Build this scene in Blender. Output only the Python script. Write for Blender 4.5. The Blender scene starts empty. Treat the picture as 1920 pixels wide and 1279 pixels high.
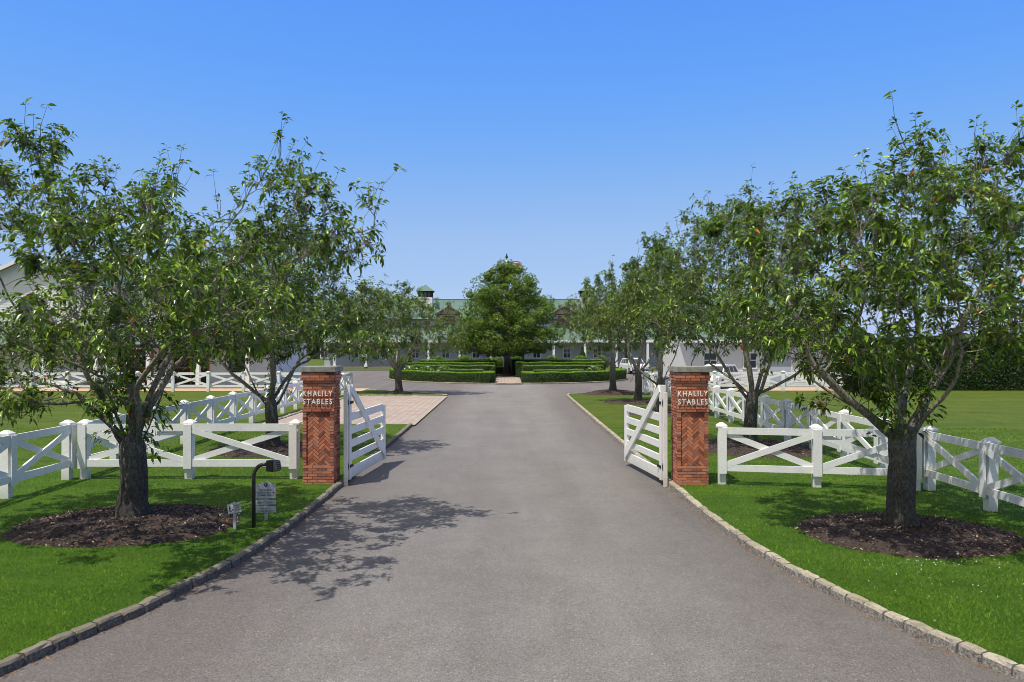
import bpy, bmesh, math, random
import numpy as np
from mathutils import Vector, Matrix
from mathutils.geometry import tessellate_polygon
random.seed(7)
R = math.radians
scene = bpy.context.scene
COL = scene.collection
H = 2.92            # camera height above the lawns
F = 1493.0          # focal length in photo pixels
ROAD = -0.09        # asphalt lies this far below the lawns

# ------------------------------------------------------------------ materials
def newmat(name):
    m = bpy.data.materials.new(name); m.use_nodes = True
    nt = m.node_tree; nt.nodes.clear()
    out = nt.nodes.new('ShaderNodeOutputMaterial')
    b = nt.nodes.new('ShaderNodeBsdfPrincipled')
    nt.links.new(b.outputs[0], out.inputs[0])
    return m, nt, b, out
def node(nt, t, **kw):
    n = nt.nodes.new(t)
    for k, v in kw.items(): setattr(n, k, v)
    return n
def coords(nt, scale=(1,1,1)):
    tc = node(nt, 'ShaderNodeTexCoord'); mp = node(nt, 'ShaderNodeMapping')
    mp.inputs['Scale'].default_value = scale
    nt.links.new(tc.outputs['Object'], mp.inputs[0]); return mp.outputs[0]
def noise(nt, vec, scale, detail=4, rough=.55):
    n = node(nt, 'ShaderNodeTexNoise'); n.inputs['Scale'].default_value = scale
    n.inputs['Detail'].default_value = detail; n.inputs['Roughness'].default_value = rough
    nt.links.new(vec, n.inputs['Vector']); return n.outputs['Fac']
def ramp(nt, fac, stops, interp='LINEAR'):
    r = node(nt, 'ShaderNodeValToRGB'); r.color_ramp.interpolation = interp
    els = r.color_ramp.elements
    while len(els) < len(stops): els.new(.5)
    for e, (p, c) in zip(els, stops):
        e.position = p; e.color = (c[0], c[1], c[2], 1)
    nt.links.new(fac, r.inputs[0]); return r.outputs[0]
def mixc(nt, fac, a, b, mode='MIX'):
    m = node(nt, 'ShaderNodeMix', data_type='RGBA', blend_type=mode)
    for s, v in ((m.inputs[0], fac), (m.inputs[6], a), (m.inputs[7], b)):
        if hasattr(v, 'is_linked'): nt.links.new(v, s)
        elif isinstance(v, (int, float)): s.default_value = v
        else: s.default_value = (v[0], v[1], v[2], 1)
    return m.outputs[2]
def bump(nt, b, h, strength=.4, dist=.01):
    n = node(nt, 'ShaderNodeBump'); n.inputs['Strength'].default_value = strength
    n.inputs['Distance'].default_value = dist
    nt.links.new(h, n.inputs['Height']); nt.links.new(n.outputs[0], b.inputs['Normal'])
def c3(c, k): return tuple(min(1, x*k) for x in c)

def simple(name, col, rough=.7, var=.18, scale=4, bscale=40, bstr=.25, spec=.3, metal=0):
    m, nt, b, o = newmat(name); v = coords(nt)
    f1 = noise(nt, v, scale, 6, .65); f2 = noise(nt, v, bscale, 3)
    c = ramp(nt, f1, [(.3, c3(col, 1-var)), (.7, c3(col, 1+var))])
    nt.links.new(c, b.inputs['Base Color']); b.inputs['Roughness'].default_value = rough
    b.inputs['Specular IOR Level'].default_value = spec; b.inputs['Metallic'].default_value = metal
    if bstr: bump(nt, b, f2, bstr, .004)
    return m

def white_paint():
    m, nt, b, o = newmat('weathered_white_paint'); v = coords(nt, (1, 1, 1))
    f1 = noise(nt, v, 3.5, 6, .7); f2 = noise(nt, coords(nt, (3, 3, 22)), 6, 4, .6)
    c = ramp(nt, f1, [(.25, (.74, .75, .75)), (.55, (.84, .84, .835)), (.8, (.87, .87, .865))])
    c = mixc(nt, .30, c, ramp(nt, f2, [(.3, (.5, .51, .5)), (.55, (1, 1, 1))]), 'MULTIPLY')
    f6 = noise(nt, v, 1.1, 7, .8)
    c = mixc(nt, .26, c, ramp(nt, f6, [(.36, (.70, .74, .66)), (.5, (1, 1, 1))]), 'MULTIPLY')
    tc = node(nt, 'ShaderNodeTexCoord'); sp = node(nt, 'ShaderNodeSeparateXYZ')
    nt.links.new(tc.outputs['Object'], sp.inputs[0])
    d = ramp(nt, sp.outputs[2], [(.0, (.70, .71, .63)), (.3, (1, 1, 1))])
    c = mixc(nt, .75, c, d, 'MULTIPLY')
    nt.links.new(c, b.inputs['Base Color']); b.inputs['Roughness'].default_value = .55
    bump(nt, b, f2, .2, .003); return m

def brick_mat():
    m, nt, b, o = newmat('red_brick'); v = coords(nt)
    a = node(nt, 'ShaderNodeAttribute', attribute_name='tint')
    c = ramp(nt, a.outputs['Fac'], [(0, (.17, .062, .044)), (.22, (.40, .125, .068)), (.5, (.56, .185, .095)),
                                    (.78, (.64, .25, .135)), (.9, (.52, .24, .17)), (1, (.30, .12, .09))])
    f = noise(nt, v, 38, 6, .7); f2 = noise(nt, v, 9, 4, .6)
    c = mixc(nt, .55, c, ramp(nt, f, [(.3, (.45, .42, .42)), (.62, (1, 1, 1))]), 'MULTIPLY')
    c = mixc(nt, ramp(nt, f2, [(.55, (0, 0, 0)), (.8, (.35, .35, .35))]), c, (.46, .33, .27))
    nt.links.new(c, b.inputs['Base Color']); b.inputs['Roughness'].default_value = .85
    bump(nt, b, f, .6, .006); return m

def bark_mat(name='bark', light=1.0):
    m, nt, b, o = newmat(name); v = coords(nt, (1, 1, .45)); v2 = coords(nt)
    f1 = noise(nt, v, 30, 9, .82); f2 = noise(nt, v2, 9, 6, .75)
    c = ramp(nt, f1, [(.36, c3((.022, .021, .020), light)), (.5, c3((.11, .102, .09), light)), (.64, c3((.30, .285, .26), light))])
    c = mixc(nt, ramp(nt, f2, [(.52, (0, 0, 0)), (.62, (.7, .7, .7))]), c, (.17, .19, .15))
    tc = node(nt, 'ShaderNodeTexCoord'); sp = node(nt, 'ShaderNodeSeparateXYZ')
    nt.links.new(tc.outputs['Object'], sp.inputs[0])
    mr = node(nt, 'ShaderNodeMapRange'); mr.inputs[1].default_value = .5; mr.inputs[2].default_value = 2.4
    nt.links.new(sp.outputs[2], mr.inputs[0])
    c = mixc(nt, 1.0, c, ramp(nt, mr.outputs[0], [(0, (.58, .57, .54)), (.4, (1, 1, 1)), (.8, (2.6, 2.45, 2.3))]), 'MULTIPLY')  # bark brightens with height: sunlight on the upper branches painted into the colour
    nt.links.new(c, b.inputs['Base Color']); b.inputs['Roughness'].default_value = .9
    bump(nt, b, f1, 1.0, .06); return m

def leaf_mat(name, stops, rough=.42, trans=.35, tcol=(.22, .42, .03), spec=.45):
    m, nt, b, o = newmat(name)
    a = node(nt, 'ShaderNodeAttribute', attribute_name='tint')
    c = ramp(nt, a.outputs['Fac'], stops)
    nt.links.new(c, b.inputs['Base Color']); b.inputs['Roughness'].default_value = rough
    b.inputs['Specular IOR Level'].default_value = spec
    t = node(nt, 'ShaderNodeBsdfTranslucent'); nt.links.new(mixc(nt, .5, c, tcol), t.inputs[0])
    mx = node(nt, 'ShaderNodeMixShader'); mx.inputs[0].default_value = trans
    nt.links.new(b.outputs[0], mx.inputs[1]); nt.links.new(t.outputs[0], mx.inputs[2])
    nt.links.new(mx.outputs[0], o.inputs[0]); return m

def asphalt_mat():
    m, nt, b, o = newmat('old_asphalt'); v = coords(nt)
    f1 = noise(nt, v, 95, 3, .75); f2 = noise(nt, v, .55, 5, .6); f3 = noise(nt, v, 4.5, 5, .6)
    vo = node(nt, 'ShaderNodeTexVoronoi'); vo.inputs['Scale'].default_value = 70
    nt.links.new(v, vo.inputs['Vector'])
    st = ramp(nt, vo.outputs['Color'], [(.08, (.075, .071, .067)), (.45, (.19, .181, .172)), (.85, (.30, .287, .272)), (.97, (.60, .575, .54))])
    c = mixc(nt, .55, st, ramp(nt, f1, [(.3, (.07, .066, .063)), (.7, (.37, .352, .332))]))
    c = mixc(nt, 1.0, c, ramp(nt, f2, [(.3, (.86, .84, .83)), (.7, (1.0, 1.0, 1.0))]), 'MULTIPLY')
    c = mixc(nt, .5, c, ramp(nt, f3, [(.35, (.86, .85, .86)), (.6, (1, 1, 1))]), 'MULTIPLY')
    # paler, smoother lane towards the middle of the drive
    tc = node(nt, 'ShaderNodeTexCoord'); sp = node(nt, 'ShaderNodeSeparateXYZ')
    nt.links.new(tc.outputs['Object'], sp.inputs[0])
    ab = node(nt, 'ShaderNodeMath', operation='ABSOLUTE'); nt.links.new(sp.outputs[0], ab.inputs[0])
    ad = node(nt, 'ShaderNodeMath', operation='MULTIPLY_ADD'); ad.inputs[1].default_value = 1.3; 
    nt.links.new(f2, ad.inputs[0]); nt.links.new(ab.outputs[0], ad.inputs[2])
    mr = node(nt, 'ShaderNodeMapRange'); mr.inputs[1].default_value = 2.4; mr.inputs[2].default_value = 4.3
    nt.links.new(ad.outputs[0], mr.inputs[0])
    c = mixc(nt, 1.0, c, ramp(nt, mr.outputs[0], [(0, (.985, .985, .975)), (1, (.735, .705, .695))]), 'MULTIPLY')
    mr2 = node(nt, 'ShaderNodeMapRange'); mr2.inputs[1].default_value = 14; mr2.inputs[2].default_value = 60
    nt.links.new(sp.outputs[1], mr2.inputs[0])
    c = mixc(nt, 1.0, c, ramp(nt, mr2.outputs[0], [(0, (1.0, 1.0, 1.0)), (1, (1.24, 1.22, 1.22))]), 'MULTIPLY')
    fx = noise(nt, coords(nt, (1.0, .10, 1)), .9, 4, .6)
    c = mixc(nt, .9, c, ramp(nt, fx, [(.36, (.90, .90, .90)), (.5, (.985, .99, 1.0)), (.64, (1.035, 1.035, 1.035))]), 'MULTIPLY')
    fb = noise(nt, v, 1.7, 6, .7)
    c = mixc(nt, .8, c, ramp(nt, fb, [(.33, (.89, .885, .89)), (.45, (.97, .98, 1)), (.7, (1.0, 1.01, 1.025))]), 'MULTIPLY')
    sx = node(nt, 'ShaderNodeMath', operation='MULTIPLY_ADD'); sx.inputs[1].default_value = .16; nt.links.new(f2, sx.inputs[0])
    ss = node(nt, 'ShaderNodeMath', operation='ADD'); ss.inputs[1].default_value = -.30; nt.links.new(sp.outputs[0], ss.inputs[0]); nt.links.new(ss.outputs[0], sx.inputs[2])
    c = mixc(nt, .7, c, ramp(nt, sx.outputs[0], [(.0, (.97, .955, .965)), (.06, (.97, .955, .965)), (.10, (1.0, 1.0, .985))]), 'MULTIPLY')
    # a few hairline cracks
    wv = node(nt, 'ShaderNodeTexVoronoi', feature='DISTANCE_TO_EDGE'); wv.inputs['Scale'].default_value = .33
    dv = node(nt, 'ShaderNodeVectorMath', operation='ADD'); nz = node(nt, 'ShaderNodeTexNoise'); nz.inputs['Scale'].default_value = 2.2
    nz.inputs['Detail'].default_value = 5
    nt.links.new(v, nz.inputs['Vector']); nt.links.new(v, dv.inputs[0]); nt.links.new(nz.outputs['Color'], dv.inputs[1])
    nt.links.new(dv.outputs[0], wv.inputs['Vector'])
    ck = ramp(nt, wv.outputs['Distance'], [(0, (.62, .6, .6)), (.0035, (1, 1, 1))])
    gate = ramp(nt, noise(nt, v, .35, 2), [(.5, (0, 0, 0)), (.6, (.55, .55, .55))])
    c = mixc(nt, gate, c, mixc(nt, 1.0, c, ck, 'MULTIPLY'))
    nt.links.new(c, b.inputs['Base Color']); b.inputs['Roughness'].default_value = .88
    b.inputs['Specular IOR Level'].default_value = .25
    bump(nt, b, f1, .55, .006); return m

def lawn_mat():
    m, nt, b, o = newmat('mown_grass'); v = coords(nt)
    f1 = noise(nt, v, 55, 4, .8); f2 = noise(nt, v, .8, 5, .65); f3 = noise(nt, coords(nt, (3, .5, 1)), 9, 4, .7)
    f4 = noise(nt, coords(nt, (.55, 1.5, 1)), 4.5, 6, .75)
    c = ramp(nt, f1, [(.28, (.028, .066, .007)), (.5, (.064, .138, .014)), (.75, (.125, .235, .030))])
    f5 = noise(nt, coords(nt, (.12, .9, 1)), 1.4, 3, .6)
    c = mixc(nt, .8, c, ramp(nt, f5, [(.35, (.78, .84, .78)), (.62, (1.16, 1.1, 1.06))]), 'MULTIPLY')
    c = mixc(nt, .8, c, ramp(nt, f4, [(.34, (.60, .66, .56)), (.52, (1, 1, 1)), (.66, (1.28, 1.12, 1.1)), (.76, (1.9, 1.6, 1.9))]), 'MULTIPLY')
    c = mixc(nt, 1.0, c, ramp(nt, f2, [(.3, (.72, .82, .7)), (.7, (1.2, 1.06, 1.0))]), 'MULTIPLY')
    c = mixc(nt, .6, c, ramp(nt, f3, [(.35, (.7, .76, .7)), (.65, (1.1, 1.08, 1.0))]), 'MULTIPLY')
    tc = node(nt, 'ShaderNodeTexCoord'); sp = node(nt, 'ShaderNodeSeparateXYZ')
    nt.links.new(tc.outputs['Object'], sp.inputs[0])
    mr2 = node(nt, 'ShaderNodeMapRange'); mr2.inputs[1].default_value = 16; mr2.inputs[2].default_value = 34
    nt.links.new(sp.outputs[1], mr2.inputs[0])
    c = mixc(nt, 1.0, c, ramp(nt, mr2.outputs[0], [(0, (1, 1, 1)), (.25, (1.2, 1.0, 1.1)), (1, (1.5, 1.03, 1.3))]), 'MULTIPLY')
    nt.links.new(c, b.inputs['Base Color']); b.inputs['Roughness'].default_value = .85
    b.inputs['Specular IOR Level'].default_value = .15
    bump(nt, b, f1, .8, .03); return m

def mulch_mat():
    m, nt, b, o = newmat('bark_mulch'); v = coords(nt)
    f1 = noise(nt, v, 34, 6, .75); f2 = noise(nt, v, 1.6, 4, .6)
    vo = node(nt, 'ShaderNodeTexVoronoi'); vo.inputs['Scale'].default_value = 42; vo.inputs['Randomness'].default_value = 1
    nt.links.new(coords(nt, (1, 1.8, 1)), vo.inputs['Vector'])
    c = ramp(nt, vo.outputs['Color'], [(.1, (.024, .016, .013)), (.55, (.072, .049, .037)), (.9, (.14, .10, .078)), (.98, (.3, .24, .2))])
    c = mixc(nt, .45, c, ramp(nt, f1, [(.3, (.02, .015, .013)), (.7, (.10, .073, .06))]))
    c = mixc(nt, 1.0, c, ramp(nt, f2, [(.3, (.8, .78, .78)), (.75, (1.35, 1.25, 1.2))]), 'MULTIPLY')
    nt.links.new(c, b.inputs['Base Color']); b.inputs['Roughness'].default_value = .95
    bump(nt, b, f1, 1.0, .05); return m

def paver_mat():
    m, nt, b, o = newmat('brick_pavers')
    tc = node(nt, 'ShaderNodeTexCoord'); mp = node(nt, 'ShaderNodeMapping'); mp.inputs['Rotation'].default_value = (0, 0, R(45))
    nt.links.new(tc.outputs['Object'], mp.inputs[0])
    br = node(nt, 'ShaderNodeTexBrick'); nt.links.new(mp.outputs[0], br.inputs['Vector'])
    br.inputs['Color1'].default_value = (.48, .40, .345, 1); br.inputs['Color2'].default_value = (.40, .315, .275, 1)
    br.inputs['Mortar'].default_value = (.2, .165, .14, 1); br.inputs['Scale'].default_value = 1
    br.inputs['Mortar Size'].default_value = .02; br.inputs['Brick Width'].default_value = .42; br.inputs['Row Height'].default_value = .21
    f = noise(nt, mp.outputs[0], 1.2, 5, .6)
    c = mixc(nt, 1.0, br.outputs['Color'], ramp(nt, f, [(.3, (.82, .8, .8)), (.7, (1.08, 1.06, 1.04))]), 'MULTIPLY')
    nt.links.new(c, b.inputs['Base Color']); b.inputs['Roughness'].default_value = .9
    bump(nt, b, br.outputs['Fac'], -.3, .004); return m

def glass_mat(name, col=(.03, .04, .05)):
    m, nt, b, o = newmat(name); v = coords(nt); f = noise(nt, v, .7, 3)
    nt.links.new(ramp(nt, f, [(.3, c3(col, .6)), (.7, c3(col, 1.8))]), b.inputs['Base Color'])
    b.inputs['Roughness'].default_value = .08; b.inputs['Specular IOR Level'].default_value = .8; return m

M = {}
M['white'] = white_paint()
M['brick'] = brick_mat()
M['mortar'] = simple('mortar', (.17, .155, .14), .95, .25, 14, 90, .4)
M['capstone'] = simple('cap_stone', (.27, .275, .245), .85, .35, 7, 60, .4)
M['letter'] = simple('letter_white', (.86, .86, .86), .4, .03, 4, 40, 0)
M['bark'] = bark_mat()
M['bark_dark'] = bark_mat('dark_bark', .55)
CH = [(0, (.015, .036, .004)), (.3, (.062, .128, .010)), (.65, (.180, .300, .024)), (.93, (.40, .52, .07)), (.955, (.17, .22, .02)), (.972, (.42, .13, .022)), (1, (.50, .10, .03))]
M['leaf'] = leaf_mat('cherry_leaves', CH, .28, .20, (.26, .44, .015), .48)
LI = [(0, (.035, .072, .010)), (.4, (.105, .185, .022)), (.8, (.205, .31, .038)), (1, (.31, .41, .06))]
M['linden'] = leaf_mat('broad_leaves', LI, .5, .32, (.28, .42, .03), .35)
BX = [(0, (.018, .042, .005)), (.4, (.06, .13, .010)), (.7, (.17, .32, .018)), (1, (.28, .46, .03))]
M['box'] = leaf_mat('hedge_leaves', BX, .5, .3, (.22, .42, .02), .35)
PV = [(0, (.010, .026, .004)), (.5, (.032, .068, .008)), (1, (.09, .155, .018))]
M['privet'] = leaf_mat('privet_leaves', PV, .5, .22, (.12, .25, .02), .3)
GR = [(0, (.052, .105, .009)), (.4, (.155, .29, .024)), (.8, (.27, .45, .05)), (.97, (.36, .50, .08)), (1, (.33, .32, .13))]
M['blade'] = leaf_mat('grass_blades', GR, .6, .4, (.14, .36, .02), .2)
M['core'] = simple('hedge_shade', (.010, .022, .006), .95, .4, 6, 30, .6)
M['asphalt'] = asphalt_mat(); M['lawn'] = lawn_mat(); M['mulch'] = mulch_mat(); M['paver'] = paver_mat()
def kerb_mat(name='granite_kerb', kt=1.0, kf=.8):
    m, nt, b, o = newmat(name); v = coords(nt)
    a = node(nt, 'ShaderNodeAttribute', attribute_name='tint'); f = noise(nt, v, 48, 5, .75); f2 = noise(nt, v, 7, 5, .65)
    c = ramp(nt, a.outputs['Fac'], [(0, c3((.34, .30, .23), kt)), (.5, c3((.44, .39, .30), kt)), (1, c3((.53, .48, .385), kt))])
    c = mixc(nt, .9, c, ramp(nt, f, [(.3, (.50, .49, .48)), (.62, (1.1, 1.08, 1.04))]), 'MULTIPLY')
    c = mixc(nt, ramp(nt, f2, [(.5, (0, 0, 0)), (.68, (.6, .6, .6))]), c, (.13, .14, .075))
    ge = node(nt, 'ShaderNodeNewGeometry'); sp = node(nt, 'ShaderNodeSeparateXYZ'); nt.links.new(ge.outputs['True Normal'], sp.inputs[0])
    g2 = ramp(nt, noise(nt, v, 36, 3, .8), [(.38, c3((.05, .048, .05), kf)), (.5, c3((.24, .23, .235), kf)), (.62, c3((.48, .46, .46), kf))])
    c = mixc(nt, ramp(nt, sp.outputs[2], [(.3, (.8, .8, .8)), (.8, (0, 0, 0))]), c, g2)
    nt.links.new(c, b.inputs['Base Color']); b.inputs['Roughness'].default_value = .92; bump(nt, b, f, .9, .012); return m
M['kerb'] = kerb_mat()
M['kerb_mossy_shaded'] = kerb_mat('mossy_shaded_kerb', .5, .33)  # left kerb: mossy tops, and shade on the road faces painted into darker stone
M['sand'] = simple('sandy_path', (.50, .36, .25), .95, .15, 2, 60, .3)
M['bronze'] = simple('dark_bronze_metal', (.028, .024, .020), .45, .35, 9, 60, .2, .5)
M['steel'] = simple('brushed_steel', (.22, .20, .17), .4, .3, 12, 70, .2, .5, .7)
M['black'] = simple('black_iron', (.012, .012, .012), .5, .3, 9, 60, .2)
M['signpanel'] = simple('grey_sign_panel', (.40, .41, .44), .6, .08, 6, 60, 0)
M['signpost'] = simple('grey_sign_post', (.36, .36, .37), .6, .15, 8, 60, .1)
M['ink'] = simple('sign_ink', (.035, .035, .045), .6, .1, 8, 40, 0)
M['roof'] = simple('green_metal_roof', (.115, .185, .150), .5, .16, .8, 30, .05, .35)
M['siding'] = simple('white_siding', (.70, .70, .70), .6, .06, 3, 50, .05)
M['sidingblue'] = simple('pale_blue_siding', (.42, .47, .54), .6, .06, 3, 50, .05)
M['trim'] = simple('white_trim', (.76, .76, .76), .55, .05, 3, 50, .05)
M['red'] = simple('red_window_trim', (.12, .014, .018), .5, .15, 5, 50, .05)
M['wood'] = simple('orange_stained_wood', (.30, .11, .03), .6, .25, 6, 50, .1)
M['dark'] = simple('dark_fascia', (.03, .025, .022), .7, .2, 4, 50, .05)
M['glass'] = glass_mat('window_glass')
M['carpaint'] = simple('white_car_paint', (.74, .75, .77), .22, .03, 1, 20, 0, .6)
M['cardark'] = simple('dark_blue_car_paint', (.05, .07, .10), .22, .05, 1, 20, 0, .6)
M['tyre'] = simple('tyre_rubber', (.015, .015, .016), .85, .2, 9, 60, .2)
M['rim'] = simple('alloy_rim', (.45, .45, .46), .3, .1, 9, 60, 0, .5, .8)
M['tail'] = simple('red_lamp_lens', (.30, .012, .012), .25, .1, 9, 60, 0, .6)
M['lens'] = simple('clear_lamp_lens', (.55, .57, .6), .15, .1, 9, 60, 0, .7)
M['flagred'] = simple('flag_red', (.50, .03, .04), .8, .08, 6, 60, .1)
M['flagwhite'] = simple('flag_white', (.74, .74, .74), .8, .05, 6, 60, .1)
M['flagblue'] = simple('flag_blue', (.035, .05, .17), .8, .08, 6, 60, .1)
M['flower'] = simple('white_petals', (.80, .80, .74), .7, .08, 20, 60, 0)
M['chip'] = leaf_mat('mulch_chips', [(0, (.02, .014, .012)), (.6, (.085, .060, .048)), (.9, (.18, .13, .10)), (1, (.50, .40, .32))], .9, .0, (.1, .1, .1), .15)

# ------------------------------------------------------------------ objects
def tag(o, label=None, cat=None, group=None, kind=None):
    if label: o['label'] = label
    if cat: o['category'] = cat
    if group: o['group'] = group
    if kind: o['kind'] = kind
    return o
def thing(name, label, cat, loc=(0, 0, 0), rz=0, group=None):
    o = bpy.data.objects.new(name, None); COL.objects.link(o)
    o.empty_display_size = .2; o.location = loc; o.rotation_euler = (0, 0, rz)
    return tag(o, label, cat, group)
def link(name, me, m, parent=None):
    me.name = name
    o = bpy.data.objects.new(name, me); COL.objects.link(o)
    if m is not None and not me.materials:
        for x in (m if isinstance(m, (list, tuple)) else [m]): me.materials.append(M[x] if isinstance(x, str) else x)
    if parent is not None: o.parent = parent
    return o
def copy_tree(o, parent=None):
    c = o.copy(); COL.objects.link(c)
    if parent is not None: c.parent = parent
    for ch in list(o.children): copy_tree(ch, c)
    return c
def np_mesh(name, V, Fc, tint=None, smooth=False):
    V = np.asarray(V, np.float32); Fc = np.asarray(Fc, np.int32); k = Fc.shape[1]
    me = bpy.data.meshes.new(name); me.vertices.add(len(V)); me.vertices.foreach_set('co', V.ravel())
    me.loops.add(Fc.size); me.loops.foreach_set('vertex_index', Fc.ravel())
    me.polygons.add(len(Fc)); me.polygons.foreach_set('loop_start', np.arange(0, Fc.size, k, dtype=np.int32))
    me.polygons.foreach_set('loop_total', np.full(len(Fc), k, np.int32))
    if smooth: me.polygons.foreach_set('use_smooth', np.ones(len(Fc), bool))
    me.update(calc_edges=True)
    if tint is not None:
        a = me.attributes.new('tint', 'FLOAT', 'FACE'); a.data.foreach_set('value', np.asarray(tint, np.float32))
    return me

class MB:
    """collects polygons and links them as ONE mesh object"""
    def __init__(s): s.v = []; s.f = []; s.t = []; s.mi = []; s.cur = 0
    def add(s, vs, fs, tint=.5):
        n = len(s.v); s.v += [tuple(v) for v in vs]
        for f in fs: s.f.append([n+i for i in f]); s.t.append(tint); s.mi.append(s.cur)
        return s
    def box(s, x0, x1, y0, y1, z0, z1, tint=.5, mt=None):
        vs = [Vector(p) for p in ((x0,y0,z0),(x1,y0,z0),(x1,y1,z0),(x0,y1,z0),(x0,y0,z1),(x1,y0,z1),(x1,y1,z1),(x0,y1,z1))]
        if mt is not None: vs = [mt @ v for v in vs]
        return s.add(vs, [(0,3,2,1),(4,5,6,7),(0,1,5,4),(1,2,6,5),(2,3,7,6),(3,0,4,7)], tint)
    def bar(s, a, b, w, t, up=(0, 0, 1), tint=.5):
        """board from a to b: w measured across (in the plane with up), t thickness"""
        a = Vector(a); b = Vector(b); d = (b-a); L = d.length; d.normalize()
        n = d.cross(Vector(up)).normalized(); u = n.cross(d).normalized()
        mt = Matrix((( d.x, n.x, u.x, a.x), (d.y, n.y, u.y, a.y), (d.z, n.z, u.z, a.z), (0, 0, 0, 1)))
        return s.box(0, L, -t/2, t/2, -w/2, w/2, tint, mt)
    def tube(s, pts, rad, sides=10, cap=True, tint=.5):
        pts = [Vector(p) for p in pts]
        if not isinstance(rad, (list, tuple)): rad = [rad]*len(pts)
        n0 = len(s.v); rings = []
        for i, p in enumerate(pts):
            d = (pts[min(i+1, len(pts)-1)] - pts[max(i-1, 0)]).normalized()
            ref = Vector((0, 1, 0)) if abs(d.y) < .9 else Vector((1, 0, 0))
            a = d.cross(ref).normalized(); b = d.cross(a).normalized()
            rings.append([p + (a*math.cos(2*math.pi*k/sides) + b*math.sin(2*math.pi*k/sides))*rad[i] for k in range(sides)])
        vs = [v for r in rings for v in r]; fs = []
        for i in range(len(pts)-1):
            for k in range(sides):
                k2 = (k+1) % sides; fs.append((i*sides+k, i*sides+k2, (i+1)*sides+k2, (i+1)*sides+k))
        if cap: fs.append(tuple(range(sides))); fs.append(tuple((len(pts)-1)*sides+k for k in reversed(range(sides))))
        return s.add(vs, fs, tint)
    def prism(s, poly, y0, y1, tint=.5):
        """poly of (x,z), extruded y0..y1 (y0 is the front)"""
        n = len(poly); vs = [(x, y0, z) for x, z in poly] + [(x, y1, z) for x, z in poly]
        fs = [tuple(range(n)), tuple(reversed(range(n, 2*n)))]
        fs += [((i+1) % n, i, n+i, n+(i+1) % n) for i in range(n)]
        return s.add(vs, fs, tint)
    def mesh(s, name='m'):
        me = bpy.data.meshes.new(name); me.from_pydata(s.v, [], s.f)
        a = me.attributes.new('tint', 'FLOAT', 'FACE'); a.data.foreach_set('value', s.t)
        if any(s.mi): me.polygons.foreach_set('material_index', s.mi)
        bm = bmesh.new(); bm.from_mesh(me); bmesh.ops.recalc_face_normals(bm, faces=bm.faces); bm.to_mesh(me); bm.free()
        return me
    def build(s, name, m, parent=None, bevel=0, smooth=False):
        me = s.mesh(name)
        if bevel:
            bm = bmesh.new(); bm.from_mesh(me)
            bmesh.ops.bevel(bm, geom=list(bm.edges), offset=bevel, segments=2, affect='EDGES', clamp_overlap=True)
            bm.to_mesh(me); bm.free()
        if smooth: me.polygons.foreach_set('use_smooth', [True]*len(me.polygons))
        return link(name, me, m, parent)

def sheet(name, poly, z, m, kind='structure'):
    pts = [Vector((x, y, z)) for x, y in poly]
    tris = tessellate_polygon([[Vector((x, y, 0)) for x, y in poly]])
    mb = MB(); mb.add(pts, tris)
    me = mb.mesh(name); 
    for p in me.polygons:
        if p.normal.z < 0: p.flip()
    o = link(name, me, m); return tag(o, kind=kind)

def text_mesh(txt, height, depth, width=None, bold=0, spacing=1.0):
    cu = bpy.data.curves.new('txt', 'FONT'); cu.body = txt; cu.size = 1; cu.extrude = .5; cu.offset = bold
    cu.space_character = spacing; cu.resolution_u = 3
    o = bpy.data.objects.new('txt', cu); COL.objects.link(o)
    dg = bpy.context.evaluated_depsgraph_get()
    me = bpy.data.meshes.new_from_object(o.evaluated_get(dg))
    bpy.data.objects.remove(o); bpy.data.curves.remove(cu)
    me.materials.clear()
    co = np.zeros(len(me.vertices)*3, np.float32); me.vertices.foreach_get('co', co); co = co.reshape(-1, 3)
    mn, mx = co.min(0), co.max(0)
    sy = height/(mx[1]-mn[1]); sx = (width/(mx[0]-mn[0])) if width else sy
    out = np.zeros_like(co)
    out[:, 0] = (co[:, 0]-(mn[0]+mx[0])/2)*sx; out[:, 2] = (co[:, 1]-mn[1])*sy; out[:, 1] = -co[:, 2]*depth
    me.vertices.foreach_set('co', out.ravel()); me.update(); return me

# ------------------------------------------------------------------ world, sun, camera
world = bpy.data.worlds.new('World'); scene.world = world; world.use_nodes = True
wn = world.node_tree; wn.nodes.clear()
LDIR = Vector((.31, .33, -1)).normalized()
S = -LDIR; el = math.asin(S.z); rot = math.atan2(S.x, S.y)
sky = wn.nodes.new('ShaderNodeTexSky'); sky.sky_type = 'NISHITA'; sky.sun_disc = False
sky.sun_elevation = el; sky.sun_rotation = rot; sky.air_density = 1.0; sky.dust_density = .6; sky.ozone_density = 3.0; sky.altitude = 0
def vmath(op, a, v):
    n = wn.nodes.new('ShaderNodeVectorMath'); n.operation = op; wn.links.new(a, n.inputs[0])
    if op == 'SCALE': n.inputs['Scale'].default_value = v
    return n.outputs[0]
SS = .115
cv = wn.nodes.new('ShaderNodeRGBCurve'); cv.mapping.use_clip = False
for ci, pts in enumerate((((0, 0), (.154, .118), (.34, .34), (.46, .40), (1, .8)), ((0, 0), (.259, .345), (.5, .53), (.612, .58), (1, .9)), ((0, .3), (.3, .80), (.453, .94), (.68, .88), (1, 1)))):
    c = cv.mapping.curves[ci]; c.points[0].location = pts[0]; c.points[1].location = pts[-1]
    for p in pts[1:-1]: c.points.new(*p)
cv.mapping.update()
wn.links.new(vmath('SCALE', sky.outputs[0], SS), cv.inputs['Color'])
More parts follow.
